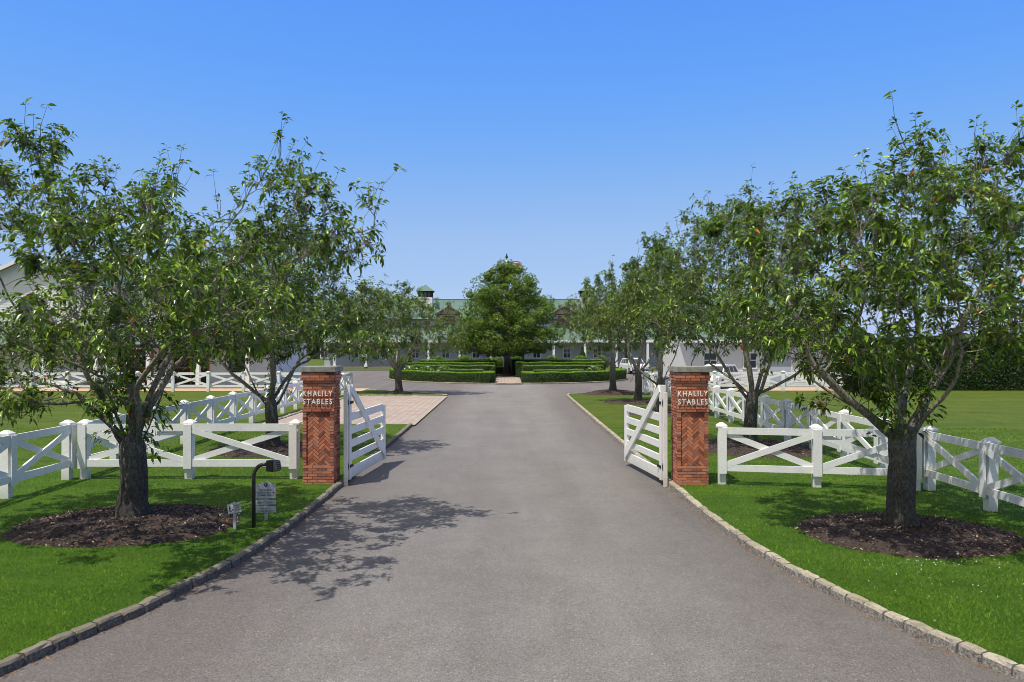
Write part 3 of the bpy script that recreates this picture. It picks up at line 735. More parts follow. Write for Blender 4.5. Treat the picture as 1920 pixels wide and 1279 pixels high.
def cherry(label, X, Y, lobes, base_r, fork, seed, natt, nleaf, leafL=.14, nlimb=7, lean=(0, 0), z0=.12, shoots=60, step=.2, limb_len=1.7, sprouts=40, voids=()):
    P, par, r, nch, rng = grow_tree(lobes, base_r, fork, nlimb, seed, natt, step=step, lean=lean, limb_len=limb_len, voids=voids)
    n = len(P); kk = max(3, int(fork/.22))
    # thin twigs at tips and along thin branches carry the leaf whorls
    thin = np.where((r < .015) & (np.arange(n) > kk+1))[0]; w = np.where(nch[thin] == 0, 7.0, 1.0); w /= w.sum()
    ncl = nleaf//7
    pick = rng.choice(thin, ncl, p=w); D0 = P[pick]-P[par[pick]]; D0 /= np.linalg.norm(D0, axis=1, keepdims=True)+1e-9
    D = D0*.55+rand_dirs(ncl, rng)*.6+np.array([0, 0, .45]); D /= np.linalg.norm(D, axis=1, keepdims=True)
    tl = rng.uniform(.08, .46, ncl)
    # long upright shoots on the upper outline
    ztop = np.quantile(P[thin][:, 2], .62); hi = thin[P[thin][:, 2] > ztop]
    if shoots and len(hi):
        sp = rng.choice(hi, shoots); sd = (P[sp]-P[par[sp]]); sd /= np.linalg.norm(sd, axis=1, keepdims=True)+1e-9
        sd = sd*.5+np.array([0, 0, .9])+rng.normal(0, .22, (shoots, 3)); sd /= np.linalg.norm(sd, axis=1, keepdims=True)
        pick = np.concatenate([pick, sp]); D = np.concatenate([D, sd]); tl = np.concatenate([tl, rng.uniform(.3, .85, shoots)])
    for v in voids:
        q = (((P[pick]-np.array(v[:3]))/np.array(v[3:6]))**2).sum(1); kq = (q > 1) | (rng.random(len(pick)) < .05); pick, D, tl = pick[kq], D[kq], tl[kq]
    base = P[pick]; tip = base + D*tl[:, None] + np.array([0, 0, .06])*tl[:, None]
    me_b = skeleton_mesh(P, par, r, 'trunk', kk, rng)
    # twigs as 3-sided tapering sticks added to the trunk mesh
    nb = len(base); u = np.cross(D, np.array([.3, .5, .8])); u /= np.linalg.norm(u, axis=1, keepdims=True); v = np.cross(D, u)
    ring = [u*.0062, -u*.0031+v*.0053, -u*.0031-v*.0053]
    mid = base+(tip-base)*.5+rng.normal(0, .02, base.shape)*tl[:, None]*3
    TV = np.stack([base+q for q in ring]+[mid+q*.8 for q in ring]+[tip+q*.4 for q in ring], 1).reshape(-1, 3)
    o9 = (np.arange(nb)*9)[:, None, None]
    tf = np.array([[0, 1, 4, 3], [1, 2, 5, 4], [2, 0, 3, 5], [3, 4, 7, 6], [4, 5, 8, 7], [5, 3, 6, 8]])[None]+o9
    nv = len(me_b.vertices); co = np.zeros(nv*3, np.float32); me_b.vertices.foreach_get('co', co)
    nf = len(me_b.polygons); fi = np.zeros(nf*4, np.int32); me_b.polygons.foreach_get('vertices', fi)
    V = np.concatenate([co.reshape(-1, 3), TV]); Fc = np.concatenate([fi.reshape(-1, 4), tf.reshape(-1, 4)+nv])
    bpy.data.meshes.remove(me_b); me_b = np_mesh('trunk', V, Fc, smooth=True)
    root = thing('cherry_tree', label, 'tree', (X, Y, z0), 0, 'cherry trees lining the drive')
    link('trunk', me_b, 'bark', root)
    # leaves: whorls of ~7 at the tips, some along the long shoots
    Ps = []; Ds = []; Ct = []
    m = rng.integers(5, 10, nb); idx = np.repeat(np.arange(nb), m); q = len(idx)
    back = rng.uniform(0, 1, q)**2*np.minimum(tl[idx]*.6, .11)
    pp = tip[idx]-D[idx]*back[:, None]; rd = rand_dirs(q, rng); rd -= D[idx]*np.sum(rd*D[idx], 1)[:, None]; rd /= np.linalg.norm(rd, axis=1, keepdims=True)+1e-9
    dd = D[idx]*rng.uniform(.1, .5, q)[:, None]+rd*.9+np.array([0, 0, -.05]); Ps.append(pp+rd*.01); Ds.append(dd); Ct.append(idx)
    if sprouts:   # leafy water sprouts round the fork
        az = rng.uniform(0, 6.28, sprouts); zz = rng.uniform(fork-.15, fork+.75, sprouts); rr = base_r*(.9+.9*np.clip(zz-fork, 0, 1))+rng.uniform(0, .35, sprouts)
        sp = np.stack([lean[0]+rr*np.cos(az), lean[1]+rr*np.sin(az), zz], 1); i2 = np.repeat(np.arange(sprouts), 7)
        Ps.append(sp[i2]+rng.normal(0, .04, (len(i2), 3))); Ds.append(np.stack([np.cos(az[i2]), np.sin(az[i2]), -.4+0*az[i2]], 1)+rand_dirs(len(i2), rng)*.8); Ct.append(i2+nb)
    pp = np.concatenate(Ps); dd = np.concatenate(Ds); cid = np.concatenate(Ct); q = len(pp)
    Ln = leafL*rng.uniform(.65, 1.2, q); up = np.array([0, 0, 1.0])+rng.normal(0, .35, (q, 3))
    V, Fc = leaves_np(pp, dd, up, Ln, Ln*rng.uniform(.33, .46, q), rng.uniform(.15, .62, q), rng)
    ctint = rng.uniform(0, .25, cid.max()+1); odd = rng.random(cid.max()+1)
    t = np.clip(rng.beta(1.0, 1.35, q)*.85+ctint[cid]*.6-.04, 0, .93)
    red = (rng.random(q) < .006) | ((odd[cid] < .013) & (rng.random(q) < .55)); t[red] = rng.uniform(.95, 1, red.sum())
    link('crown', np_mesh('crown', V, Fc, np.repeat(t, 8)), 'leaf', root)
    return root

def L_(s, px, items):
    """crown lobes: photo offsets (centre x, y, half width, half height, [depth offset, depth half, weight]) at the trunk's distance -> metres from the trunk base"""
    out = []; Y = s*F
    for it in items:
        x, y, w, h = it[:4]; dy = it[4] if len(it) > 4 else 0; ry = it[5] if len(it) > 5 else w*s*.95; k = 1+dy/Y
        out.append(((x-948)*s*k-(px-948)*s, dy, H+(647-y)*s*k-.1, w*s*k, ry, h*s*k, it[6] if len(it) > 6 else 1.0))
    return out
s = 13/F
cherry('large spreading cherry tree nearest on the left, over a wide mulch bed', -6.1, 13.0,
       L_(s, 248, [(85, 418, 115, 165, -.4), (-70, 420, 110, 120, .6), (215, 445, 95, 140, .5), (350, 450, 95, 130, -.2), (505, 400, 85, 125, .2), (590, 430, 110, 80, -.5, 1.3), (610, 480, 110, 50, -.1, 1.0), (690, 395, 45, 25, -.3, .5),
                   (230, 590, 370, 95, -.6, 3.0), (490, 600, 170, 75, -1.0, 1.4), (70, 680, 180, 75, .2, 2.0, 1.8), (20, 750, 130, 55, -.4, 1.2, 2.6), (230, 490, 170, 120, -2.8, 1.4), (230, 500, 150, 110, 1.3, 1.1), (430, 560, 110, 85, -3.5, 1.3), (200, 600, 150, 80, -3.4, 1.4), (130, 745, 130, 55, -.8, 1.2, 2.4), (250, 640, 200, 60, -1.5, 1.3, 1.6), (380, 645, 160, 48, -1.4, 1.2, 1.7)]),
       .215, 1.15, 5, 1900, 33000, .112, 8, (.03, 0), .14, 190, sprouts=46,
       voids=[(v[0], v[1], v[2], v[3], v[4], v[5]) for dy in (-3, -1.5, 0, 1.5, 3) for v in L_(s, 248, [(45, 580, 72, 58, dy, 1.3), (15, 505, 50, 34, dy, 1.2)])])
s = 12.4/F
cherry('tall cherry tree nearest on the right, beside the right fence corner', 6.16, 12.4,
       L_(s, 1690, [(1705, 350, 95, 95, 0), (1840, 365, 105, 110, .3), (1580, 430, 110, 115, -.3), (1470, 480, 100, 115, .3, .9, 1.5), (1430, 560, 90, 70, -.2, 1.0, 1.5), (1960, 430, 130, 150, -.2), (1690, 450, 180, 120, -1.8, 1.3), (1720, 450, 190, 130, 2.0, 1.4),
                    (1690, 575, 350, 95, 0, 3.2), (1480, 600, 120, 85, -.4, 1.5), (1900, 570, 170, 95, .3, 1.7), (1690, 690, 120, 80, -.3, 1.0), (1830, 640, 110, 70, -.6, 1.1), (1590, 700, 90, 60, .2, 1.0, 1.5), (1500, 655, 95, 50, -.4, 1.0, 2), (1850, 600, 170, 70, -.8, 1.4, 1.6), (1560, 660, 120, 50, -.8, 1.1)]),
       .205, 1.45, 23, 1850, 31000, .112, 8, (0, 0), .12, 190, sprouts=34)
s = 22.3/F
cherry('cherry tree behind the short left fence, trunk just left of the left pillar', -6.55, 22.3,
       L_(s, 508, [(520, 520, 120, 95), (640, 575, 105, 60, .3, 1.5, 1.5), (690, 640, 48, 40, .4, 1.2, 1.6), (400, 570, 125, 80, -.3), (510, 625, 215, 56, 0, 2.8, 1.5), (640, 640, 90, 42, -.4, 1.4, 1.6), (420, 650, 120, 40, -.5, 1.4, 1.8), (510, 520, 110, 80, 1.8, 1.2), (510, 530, 110, 80, -1.8, 1.2)]),
       .175, 1.2, 31, 2000, 32000, .116, 7, (0, 0), .10, 90, sprouts=8)
s = 22.8/F
cherry('lichen grey cherry tree behind the short right fence, just right of the right pillar', 7.0, 22.8,
       L_(s, 1410, [(1400, 430, 75, 75), (1325, 475, 75, 90), (1500, 460, 90, 95, 0, 1.3, 1.3), (1400, 580, 205, 85, 0, 2.9, 1.4), (1470, 640, 110, 45, -.5, 1.5, 2), (1290, 600, 90, 75), (1400, 480, 110, 100, 1.8, 1.3), (1400, 480, 110, 100, -1.8, 1.3), (1540, 580, 90, 70)]),
       .185, 1.35, 47, 2000, 32000, .116, 7, (.05, 0), .10, 110, sprouts=6)
s = 34/F
cherry('middle cherry tree of the right row, trunk half hidden by the right open gate', 6.62, 34.0,
       L_(s, 1238, [(1225, 505, 55, 60), (1290, 530, 55, 60), (1240, 590, 110, 55, 0, 2.4), (1190, 560, 50, 55), (1240, 540, 70, 70, 1.6, 1.2), (1240, 540, 70, 70, -1.6, 1.2)]),
       .185, 1.3, 59, 1500, 25000, .13, 6, (0, 0), .08, 40, sprouts=4)
s = 40.4/F
cherry('slender cherry tree on the right strip, fourth back from the camera, clear of the gate', 6.73, 40.4,
       L_(s, 1197, [(1160, 545, 52, 58), (1225, 550, 52, 58), (1190, 610, 105, 52, 0, 2.5), (1130, 590, 50, 45), (1197, 570, 60, 55, 1.5, 1.2), (1197, 570, 60, 55, -1.5, 1.2)]),
       .18, 1.25, 61, 1400, 23000, .13, 6, (0, 0), .10, 40, sprouts=2)
s = 47.4/F
cherry('small cherry tree at the far end of the right strip, on a raised mulch mound', 6.38, 47.4,
       L_(s, 1148, [(1120, 575, 48, 48), (1165, 585, 46, 48), (1135, 625, 76, 42, 0, 2.2), (1085, 605, 42, 42, 0, 1.4, 1.6), (1140, 600, 50, 45, 1.3, 1.1), (1140, 600, 50, 45, -1.3, 1.1)]),
       .19, 1.5, 71, 1400, 23000, .13, 6, (0, 0), .22, 30, sprouts=2)
s = 48.4/F
cherry('cherry tree alone on the narrow grass strip beyond the paved parking', -6.5, 48.4,
       L_(s, 748, [(750, 580, 60, 48), (805, 600, 50, 42), (690, 590, 60, 48), (760, 640, 105, 34, 0, 2.8), (835, 620, 50, 42, 0, 1.6, 1.5), (655, 605, 55, 50, 0, 1.6, 1.5), (690, 642, 62, 34, 0, 1.8, 2), (750, 600, 70, 48, 1.5, 1.2), (750, 600, 70, 48, -1.5, 1.2), (670, 640, 30, 25), (835, 640, 25, 22)]),
       .21, 1.35, 83, 1800, 34000, .13, 7, (0, 0), .06, 40, sprouts=4)
mulch_mound(-6.12, 12.95, 1.80, 1.56, .15, 1); mulch_mound(6.2, 12.3, 1.66, 1.46, .13, 2)
mulch_mound(-6.55, 22.3, 1.75, 1.7, .10, 3); mulch_mound(7.0, 22.6, 1.9, 2.1, .10, 4); mulch_mound(6.62, 34, 1.6, 1.6, .08, 5)
mulch_mound(6.73, 40.4, 1.8, 1.6, .10, 6); mulch_mound(6.38, 47.2, 1.8, 1.0, .26, 7); mulch_mound(-6.5, 48.3, .9, .9, .08, 8)
# ------------------------------------------------------------------ grass blades, clover
def kerb_x(line):
    ys = np.array([p[1] for p in line]); xs = np.array([abs(p[0]) for p in line]); return lambda y: np.interp(y, ys, xs)
KL, KR = kerb_x(ROADL), kerb_x(ROADR)
def blades(name, side, beds, n, seed):
    rng = np.random.default_rng(seed)
    u = rng.random(n); ya, yb, g = 4.2, 28.0, -.9
    Y = (ya**g+u*(yb**g-ya**g))**(1/g)
    K = (KL if side < 0 else KR)(Y)+.128
    xmax = np.minimum(Y*.95+3.2, 17.5); X = K + rng.random(n)*np.maximum(xmax-K, 0); keep = xmax > K+.05
    X, Y = X[keep], Y[keep]
    for cx, cy, rx, ry in beds:
        q = ((X-abs(cx))/rx)**2+((Y-cy)/ry)**2; k = q > .985; X, Y = X[k], Y[k]
    k = ~((np.abs(X-3.92) < .33) & (np.abs(Y-17) < .33)); X, Y = X[k], Y[k]
    m = len(X); X = X*side
    az = rng.uniform(0, 6.28, m); ln = rng.uniform(.45, 1.38, m); L = rng.uniform(.030, .062, m)*(.75+Y*.022); W = rng.uniform(.003, .0055, m)*(.55+Y*.062)
    clump = np.sin(X*3.1+1.7*np.sin(Y*1.3))*np.sin(Y*2.3+1.1*np.sin(X*1.9)); L *= 1+.22*clump
    P = np.stack([X, Y, np.full(m, -.004)], 1); D = np.stack([np.cos(az)*np.sin(ln), np.sin(az)*np.sin(ln), np.cos(ln)], 1)
    s = np.stack([-np.sin(az), np.cos(az), 0*az], 1); b2 = rng.uniform(0, 6.28, m); s = s*np.cos(b2)[:, None]*.6+np.stack([np.cos(b2), np.sin(b2), 0*b2], 1)*.7
    s /= np.linalg.norm(s, axis=1, keepdims=True)
    V = np.stack([P-s*W[:, None], P+s*W[:, None], P+D*L[:, None]], 1).reshape(-1, 3)
    t = np.clip(.45+.2*clump+.14*np.sin(X*.9+Y*1.7)*np.sin(Y*.8-X*.5)+rng.normal(0, .26, m), 0, .97); dry = rng.random(m) < .018; t[dry] = 1
    o = link(name, np_mesh(name, V, np.arange(3*m).reshape(-1, 3), t), 'blade'); return tag(o, kind='stuff')
blades('lawn_grass', -1, [(-6.1, 12.95, 1.84, 1.58), (-6.55, 22.3, 1.7, 1.65)], 430000, 5)
blades('lawn_grass', 1, [(6.2, 12.3, 1.62, 1.42), (7.0, 22.6, 1.85, 2.05)], 430000, 6)
rng = np.random.default_rng(8); n = 60
X = np.concatenate([rng.normal(5.7, .7, n), rng.normal(5.6, .5, 70), rng.uniform(8.9, 12.5, 420)]); Y = np.concatenate([rng.normal(9.4, .75, n), rng.normal(10.55, .12, 70), rng.normal(14.6, .8, 420)])
k = (((X-6.2)/1.68)**2+((Y-12.3)/1.48)**2 > 1) & (X > KR(Y)+.15); X, Y = X[k], Y[k]
V, Fc = cards_np(np.stack([X, Y, rng.uniform(.035, .06, len(X))], 1), np.tile([0, -.3, 1.0], (len(X), 1)), rng.uniform(.009, .017, len(X)), rng, .9, .3)
tag(link('clover_flowers', np_mesh('clover_flowers', V, Fc), 'flower'), kind='stuff')
# ragged grass tongue over the mulch edges comes from the blades themselves; fallen leaves near the left bed
rng = np.random.default_rng(9); a = rng.uniform(0, 6.28, 26); rr = rng.uniform(.75, 1.25, 26)
V, Fc = cards_np(np.stack([-6.1+1.9*rr*np.cos(a), 12.95+1.6*rr*np.sin(a), np.full(26, .05)], 1), np.tile([0, 0, 1.0], (26, 1)), rng.uniform(.05, .09, 26), rng, .5, .3)
k = rng.choice([.96, .98, 1.0], 26)
tag(link('fallen_leaves', np_mesh('fallen_leaves', V, Fc, np.repeat(k, 2)), 'leaf'), kind='stuff')

# ------------------------------------------------------------------ signs and keypad post by the left kerb
root = thing('keypad_post', 'dark bronze gooseneck post with a keypad box at its end, left of the drive', 'keypad post', (-4.03, 12.74, 0))
mb = MB(); pts = [(0, 0, -.1), (0, 0, .80)] + [(.16-.16*math.cos(a), 0, .80+.22*math.sin(a)*.95) for a in np.linspace(.2, math.pi/2, 7)] + [(.235, 0, 1.009)]
mb.tube(pts, .030, 14); mb.build('pole', 'bronze', root, smooth=True)
mb = MB(); mt = Matrix.Translation((.31, 0, 1.0)) @ Matrix.Rotation(R(-28), 4, 'Z'); mb.box(-.085, .07, -.075, .075, -.10, .075, .5, mt); bx = mb.build('keypad_box', 'bronze', root, .008)
mb = MB(); mb.add([mt @ Vector(p) for p in ((.071, -.068, -.095), (.125, -.068, -.06), (.085, -.068, .072), (.071, -.068, .072), (.071, .068, -.095), (.125, .068, -.06), (.085, .068, .072), (.071, .068, .072))],
       [(0, 1, 2, 3), (7, 6, 5, 4), (1, 5, 6, 2), (0, 4, 5, 1), (3, 2, 6, 7)]); fp = mb.build('face_plate', 'steel', bx)
mb = MB()
for i in range(4):
    for j in range(3):
        a = i/3; x = .118*(1-a)+.092*a+.004; z = -.045*(1-a)+.045*a; mb.box(x-.004, x+.003, -.035+j*.03, -.015+j*.03, z-.009, z+.009, .5, mt)
mb.build('keypad_buttons', 'black', bx)

root = thing('visitor_sign', 'grey stacked three panel sign with black horse emblem, asking guests to check in', 'sign', (-3.99, 13.25, 0), R(4))
mb = MB(); mb.box(-.024, .024, .012, .05, -.15, .62); mb.build('post', 'signpost', root)
arch = [(-.165, .37), (.165, .37), (.165, .60), (.09, .605)] + [(.075*math.cos(a), .607+.045*math.sin(a)) for a in np.linspace(.15, math.pi-.15, 9)] + [(-.09, .605), (-.165, .60)]
mb = MB(); mb.prism(arch, -.012, .011); pn = mb.build('panel', 'signpanel', root); pn['label'] = 'arched top panel with black horse emblem'
mb = MB(); mb.prism([(x*.97, .37+(z-.37)*.97+.004) for x, z in arch], -.0145, -.0125); pf = mb.build('panel_face', 'signpanel', pn)
em = MB(); em.prism([(-.034, .60), (-.022, .618), (.0, .622), (.022, .618), (.034, .598), (.026, .575), (.004, .552), (-.004, .552), (-.012, .572), (-.030, .582)], -.0170, -.0150); em.build('emblem', 'ink', pn)
em = MB(); em.prism([(-.018, .601), (-.004, .612), (.008, .604), (.002, .590), (.010, .580), (.0, .585), (-.008, .594)], -.0190, -.0174); em.build('emblem_horse', 'signpanel', pn)
def sign_text(parent, txt, z, h, w, y=-.0165, x=0):
    o = link('lettering', text_mesh(txt, h, .0014, w, .004), 'ink', parent); o.location = (x, y, z); return o
sign_text(pn, 'ALL GUESTS', .497, .026, .20); sign_text(pn, 'PLEASE CHECK IN', .454, .026, .285); sign_text(pn, 'AT MAIN OFFICE', .411, .026, .26)
mb = MB(); mb.box(-.165, .165, -.012, .011, .268, .338); pn = mb.build('panel', 'signpanel', root); pn['label'] = 'middle panel reading DRIVE SLOWLY'
sign_text(pn, 'DRIVE SLOWLY', .285, .034, .275, -.0135)
mb = MB(); mb.box(-.165, .165, -.012, .011, .135, .235); pn = mb.build('panel', 'signpanel', root); pn['label'] = 'bottom panel with two lines of writing'
sign_text(pn, 'HOURS 7-5', .190, .026, .17, -.0135); sign_text(pn, 'CLOSED MONDAY', .148, .024, .26, -.0135)

root = thing('dog_sign', 'small tilted pale grey sign with person and dog pictogram at the mulch edge', 'sign', (-4.30, 12.62, 0), R(-8))
mb = MB(); mb.box(-.022, .022, .004, .03, -.1, .425); mb.build('stake', 'signpost', root)
t = Matrix.Translation((0, 0, .335)) @ Matrix.Rotation(R(-11), 4, 'Y')
mb = MB(); c = .014; pl = [(-.115+c, -.078), (.115-c, -.078), (.115, -.078+c), (.115, .078-c), (.115-c, .078), (-.115+c, .078), (-.115, .078-c), (-.115, -.078+c)]
mb.prism(pl, -.006, .003); pn = mb.build('panel', 'signpanel', root); pn.matrix_local = t
mb = MB(); mb.box(-.097, -.012, -.0085, -.0065, -.06, .055); pt = mb.build('pictogram_field', 'letter', pn)
mb = MB()
mb.prism([(-.072+.010*math.cos(a), .040+.010*math.sin(a)) for a in np.linspace(0, 2*math.pi, 13)[:-1]], -.0105, -.0088)
mb.prism([(-.083, .028), (-.060, .028), (-.050, .0), (-.058, -.002), (-.064, .012), (-.063, -.055), (-.072, -.055), (-.074, -.02), (-.077, -.055), (-.087, -.055), (-.082, .0)], -.0105, -.0088)
mb.prism([(-.050, -.055), (-.044, -.055), (-.040, -.035), (-.026, -.030), (-.024, -.050), (-.018, -.050), (-.016, -.020), (-.010, -.006), (-.018, -.004), (-.028, -.012), (-.044, -.022), (-.052, -.034)], -.0105, -.0088)
mb.build('pictogram', 'ink', pn)
for txt, z, w in (('CLEAN UP', .030, .095), ('AFTER', -.005, .062), ('YOUR DOG', -.040, .098)): sign_text(pn, txt, z, .020, w, -.0078, .052)

# ------------------------------------------------------------------ hedges and shrubs
def strip_hedge(name, label, cat, line, w, h, dens, leaf, seed, mat='box', group=None, closed=False):
    """clipped hedge along a line: dark core plus leaves over all faces, one mesh"""
    rng = np.random.default_rng(seed); P = np.array([(x, y) for x, y in line], float); V = []; Fc = []; mi = []
    segs = len(P)-1; T = np.gradient(P, axis=0); T /= np.linalg.norm(T, axis=1, keepdims=True); N = np.stack([-T[:, 1], T[:, 0]], 1)
    iw = w/2-.05; core = []
    for i in range(len(P)):
        for sx, z in ((-iw, 0), (-iw, h-.07), (iw, h-.07), (iw, 0)): core.append((*(P[i]+N[i]*sx), z))
    cf = [(i*4+k, i*4+k+1, i*4+k+5, i*4+k+4) for i in range(segs) for k in range(3)] + [(0, 3, 2, 1), (segs*4, segs*4+1, segs*4+2, segs*4+3)]
    sl = np.linalg.norm(np.diff(P, axis=0), axis=1); pts = []; nor = []
    def samp(n, fn):
        u = rng.random(n)*sl.sum(); c = np.concatenate([[0], np.cumsum(sl)]); i = np.clip(np.searchsorted(c, u)-1, 0, segs-1); f = ((u-c[i])/sl[i])[:, None]
        fn(P[i]*(1-f)+P[i+1]*f, N[i]*(1-f)+N[i+1]*f, n)
    lump = lambda q, z: .035*np.sin(q[:, 0]*2.3+z*3)+.03*np.sin(q[:, 1]*3.1+q[:, 0]*1.3)
    def side(s):
        def fn(q, nn, n):
            z = rng.random(n)*h; r = w/2+lump(q, z)+rng.normal(0, .018, n); pts.append(np.column_stack([q+nn*(s*r)[:, None], z])); nor.append(np.column_stack([nn*s, np.full(n, .25)]))
        return fn
    def top(q, nn, n):
        e = rng.uniform(-1, 1, n); z = h+lump(q, 0*e)*.6-.03*e**6+rng.normal(0, .018, n); pts.append(np.column_stack([q+nn*(e*w/2)[:, None], z])); nor.append(np.tile([0, 0, 1.0], (n, 1)))
    tot = sl.sum()
    for s in (-1, 1): samp(int(tot*h*dens), side(s))
    samp(int(tot*w*dens*1.1), top)
    for e, sg in ((0, -1), (-1, 1)):
        n = int(w*h*dens); u = rng.uniform(-.5, .5, n)*w; z = rng.random(n)*h; pts.append(np.column_stack([P[e]+N[e]*u[:, None]+T[e]*sg*(.04+rng.normal(0, .015, n))[:, None], z])); nor.append(np.column_stack([np.tile(T[e]*sg, (n, 1)), np.full(n, .2)]))
    pts = np.concatenate(pts); nor = np.concatenate(nor)
    LV, LF = cards_np(pts, nor, leaf*rng.uniform(.7, 1.3, len(pts)), rng, .65, .55)
    V = np.concatenate([np.array(core), LV]); tri = []
    for f in cf: tri += [(f[0], f[1], f[2]), (f[0], f[2], f[3])]
    nt_ = len(tri); Fc = np.concatenate([np.array(tri), LF+len(core)])
    zf = np.clip(pts[:, 2]/h, 0, 1); tt = np.clip(.22+.52*(nor[:, 2] > .9)+.15*zf**6+rng.normal(0, .15, len(pts)), 0, 1)  # paler top leaves, darker sides: sunlit hedge tops painted into the tint
    me = np_mesh(name, V, Fc, np.concatenate([np.full(nt_, .1), np.repeat(tt, 2)]))
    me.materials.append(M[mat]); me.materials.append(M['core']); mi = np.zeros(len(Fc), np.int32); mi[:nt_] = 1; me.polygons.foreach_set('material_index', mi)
    o = link(name, me, None); return tag(o, label, cat, group)
def arc(r, a0, a1, n=24): return [(GC[0]+r*math.cos(R(a)), GC[1]+r*math.sin(R(a))) for a in np.linspace(a0, a1, n)]
HG = 'clipped parterre hedges in the turning circle'
def bh(label, line, w, h, seed): strip_hedge('box_hedge', label, 'hedge', line, w, h, 240, .085, seed, 'box', HG)
lf = [(x, y) for x, y in arc(10.0, 175, 264, 30)]
bh('long low front hedge left of the garden path, along the circle kerb', lf[:-1]+[(-1.55, 61.45), (-1.35, 62.2), (-1.35, 64.2)], .95, .80, 1)
rf = [(x, y) for x, y in arc(10.0, 5, -80.5, 30)]
bh('long low front hedge right of the garden path, along the circle kerb', rf[:-1]+[(1.95, 61.45), (1.75, 62.2), (1.75, 64.4)], .95, .80, 2)
bh('short hedge just behind the front hedge, left of the garden path', [(-4.6, 64.9), (-1.9, 64.9)], .9, .92, 3)
bh('short hedge just behind the front hedge, right of the garden path', [(2.3, 65.0), (6.4, 65.0)], .8, .90, 4)
bh('second long hedge row from the front, left of the garden path', [(-8.6, 68.2), (-4, 67.8), (-.95, 67.8)], .9, 1.18, 5)
bh('second long hedge row from the front, right of the garden path', [(1.5, 67.4), (4, 67.4), (8.2, 67.8)], .9, 1.20, 6)
bh('third long hedge row from the front, left of the garden path', [(-8.9, 72.0), (-4, 71.8), (-.95, 71.8)], .9, 1.33, 7)
bh('third hedge row from the front, right, turning back along the garden path', [(1.35, 76.6), (1.35, 72.2), (1.9, 71.8), (4, 71.8), (9.0, 72.2)], .8, 1.36, 8)
bh('fourth and rearmost long hedge row, left of the garden path', [(-8.2, 76.4), (-4, 76.2), (-.95, 76.2)], .9, 1.48, 9)
bh('fourth and rearmost hedge row, right, turning back along the garden path', [(.95, 80.2), (.95, 76.8), (1.4, 76.4), (4, 76.2), (9.2, 76.4)], .7, 1.52, 10)
bh('low cross hedge closing the garden path behind the tall centre tree', [(-1.1, 81.2), (1.35, 81.2)], .7, .72, 11)
strip_hedge('privet_hedge', 'tall dark green boundary hedge at the right edge of the lawn', 'hedge', [(21.8, 52.4), (30, 52.2), (38, 52.4), (48, 52.3)], 2.6, 3.35, 150, .15, 20, 'privet')

def blob_shrub(name, label, cat, loc, r, hz, n, leaf, seed, mat='box', flowers=0, group=None, cone=False):
    rng = np.random.default_rng(seed); d = rand_dirs(n, rng); d = d[d[:, 2] > -.55]; m = len(d)
    lump = 1+.07*np.sin(d[:, 0]*7+seed)*np.sin(d[:, 1]*6+1)+rng.normal(0, .035, m)
    P = d*np.array([r, r, hz/2])*lump[:, None]+np.array([0, 0, hz/2])
    if cone:
        z = rng.random(n)**1.4*hz; a = rng.uniform(0, 6.28, n); rr = r*(1-z/hz)**.8*rng.uniform(.8, 1.05, n)+.03; P = np.column_stack([rr*np.cos(a), rr*np.sin(a), z]); d = np.column_stack([np.cos(a), np.sin(a), np.full(n, .4)]); m = n
    V, Fc = cards_np(P, d, leaf*rng.uniform(.7, 1.3, m), rng, .65, .6); t = np.clip(.3+.3*np.clip(d[:, 2], 0, 1)+rng.normal(0, .16, m), 0, 1)
    inner = [];  k = 10
    for i in range(6):
        th = math.pi*(i+.3)/6.3
        for j in range(k):
            inner.append((.86*r*math.sin(th)*math.cos(j*2*math.pi/k)*(1-.8*(i < 2) if cone else 1), .86*r*math.sin(th)*math.sin(j*2*math.pi/k)*(1-.8*(i < 2) if cone else 1), hz/2+.86*hz/2*math.cos(th)))
    tri = [];
    for i in range(5):
        for j in range(k): a, b, c, e = i*k+j, i*k+(j+1) % k, (i+1)*k+(j+1) % k, (i+1)*k+j; tri += [(a, b, c), (a, c, e)]
    me = np_mesh(name, np.concatenate([V, np.array(inner)]), np.concatenate([Fc, np.array(tri)+len(V)]), np.concatenate([np.repeat(t, 2), np.full(len(tri), .1)]))
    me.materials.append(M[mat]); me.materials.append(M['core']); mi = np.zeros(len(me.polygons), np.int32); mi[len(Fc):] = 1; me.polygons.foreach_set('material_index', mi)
    root = thing(name, label, cat, loc, 0, group); link('foliage', me, None, root)
    if flowers:
        d = rand_dirs(flowers, rng); d[:, 2] = np.abs(d[:, 2]); d[:, 1] = -np.abs(d[:, 1])*.7; P = d*np.array([r, r, hz/2])*1.04+np.array([0, 0, hz/2])
        V, Fc = cards_np(P, d, rng.uniform(.10, .17, flowers), rng, .9, .3); link('flowers', np_mesh('flowers', V, Fc), 'flower', root)
    return root
SG = 'round clipped shrubs before the stable block'
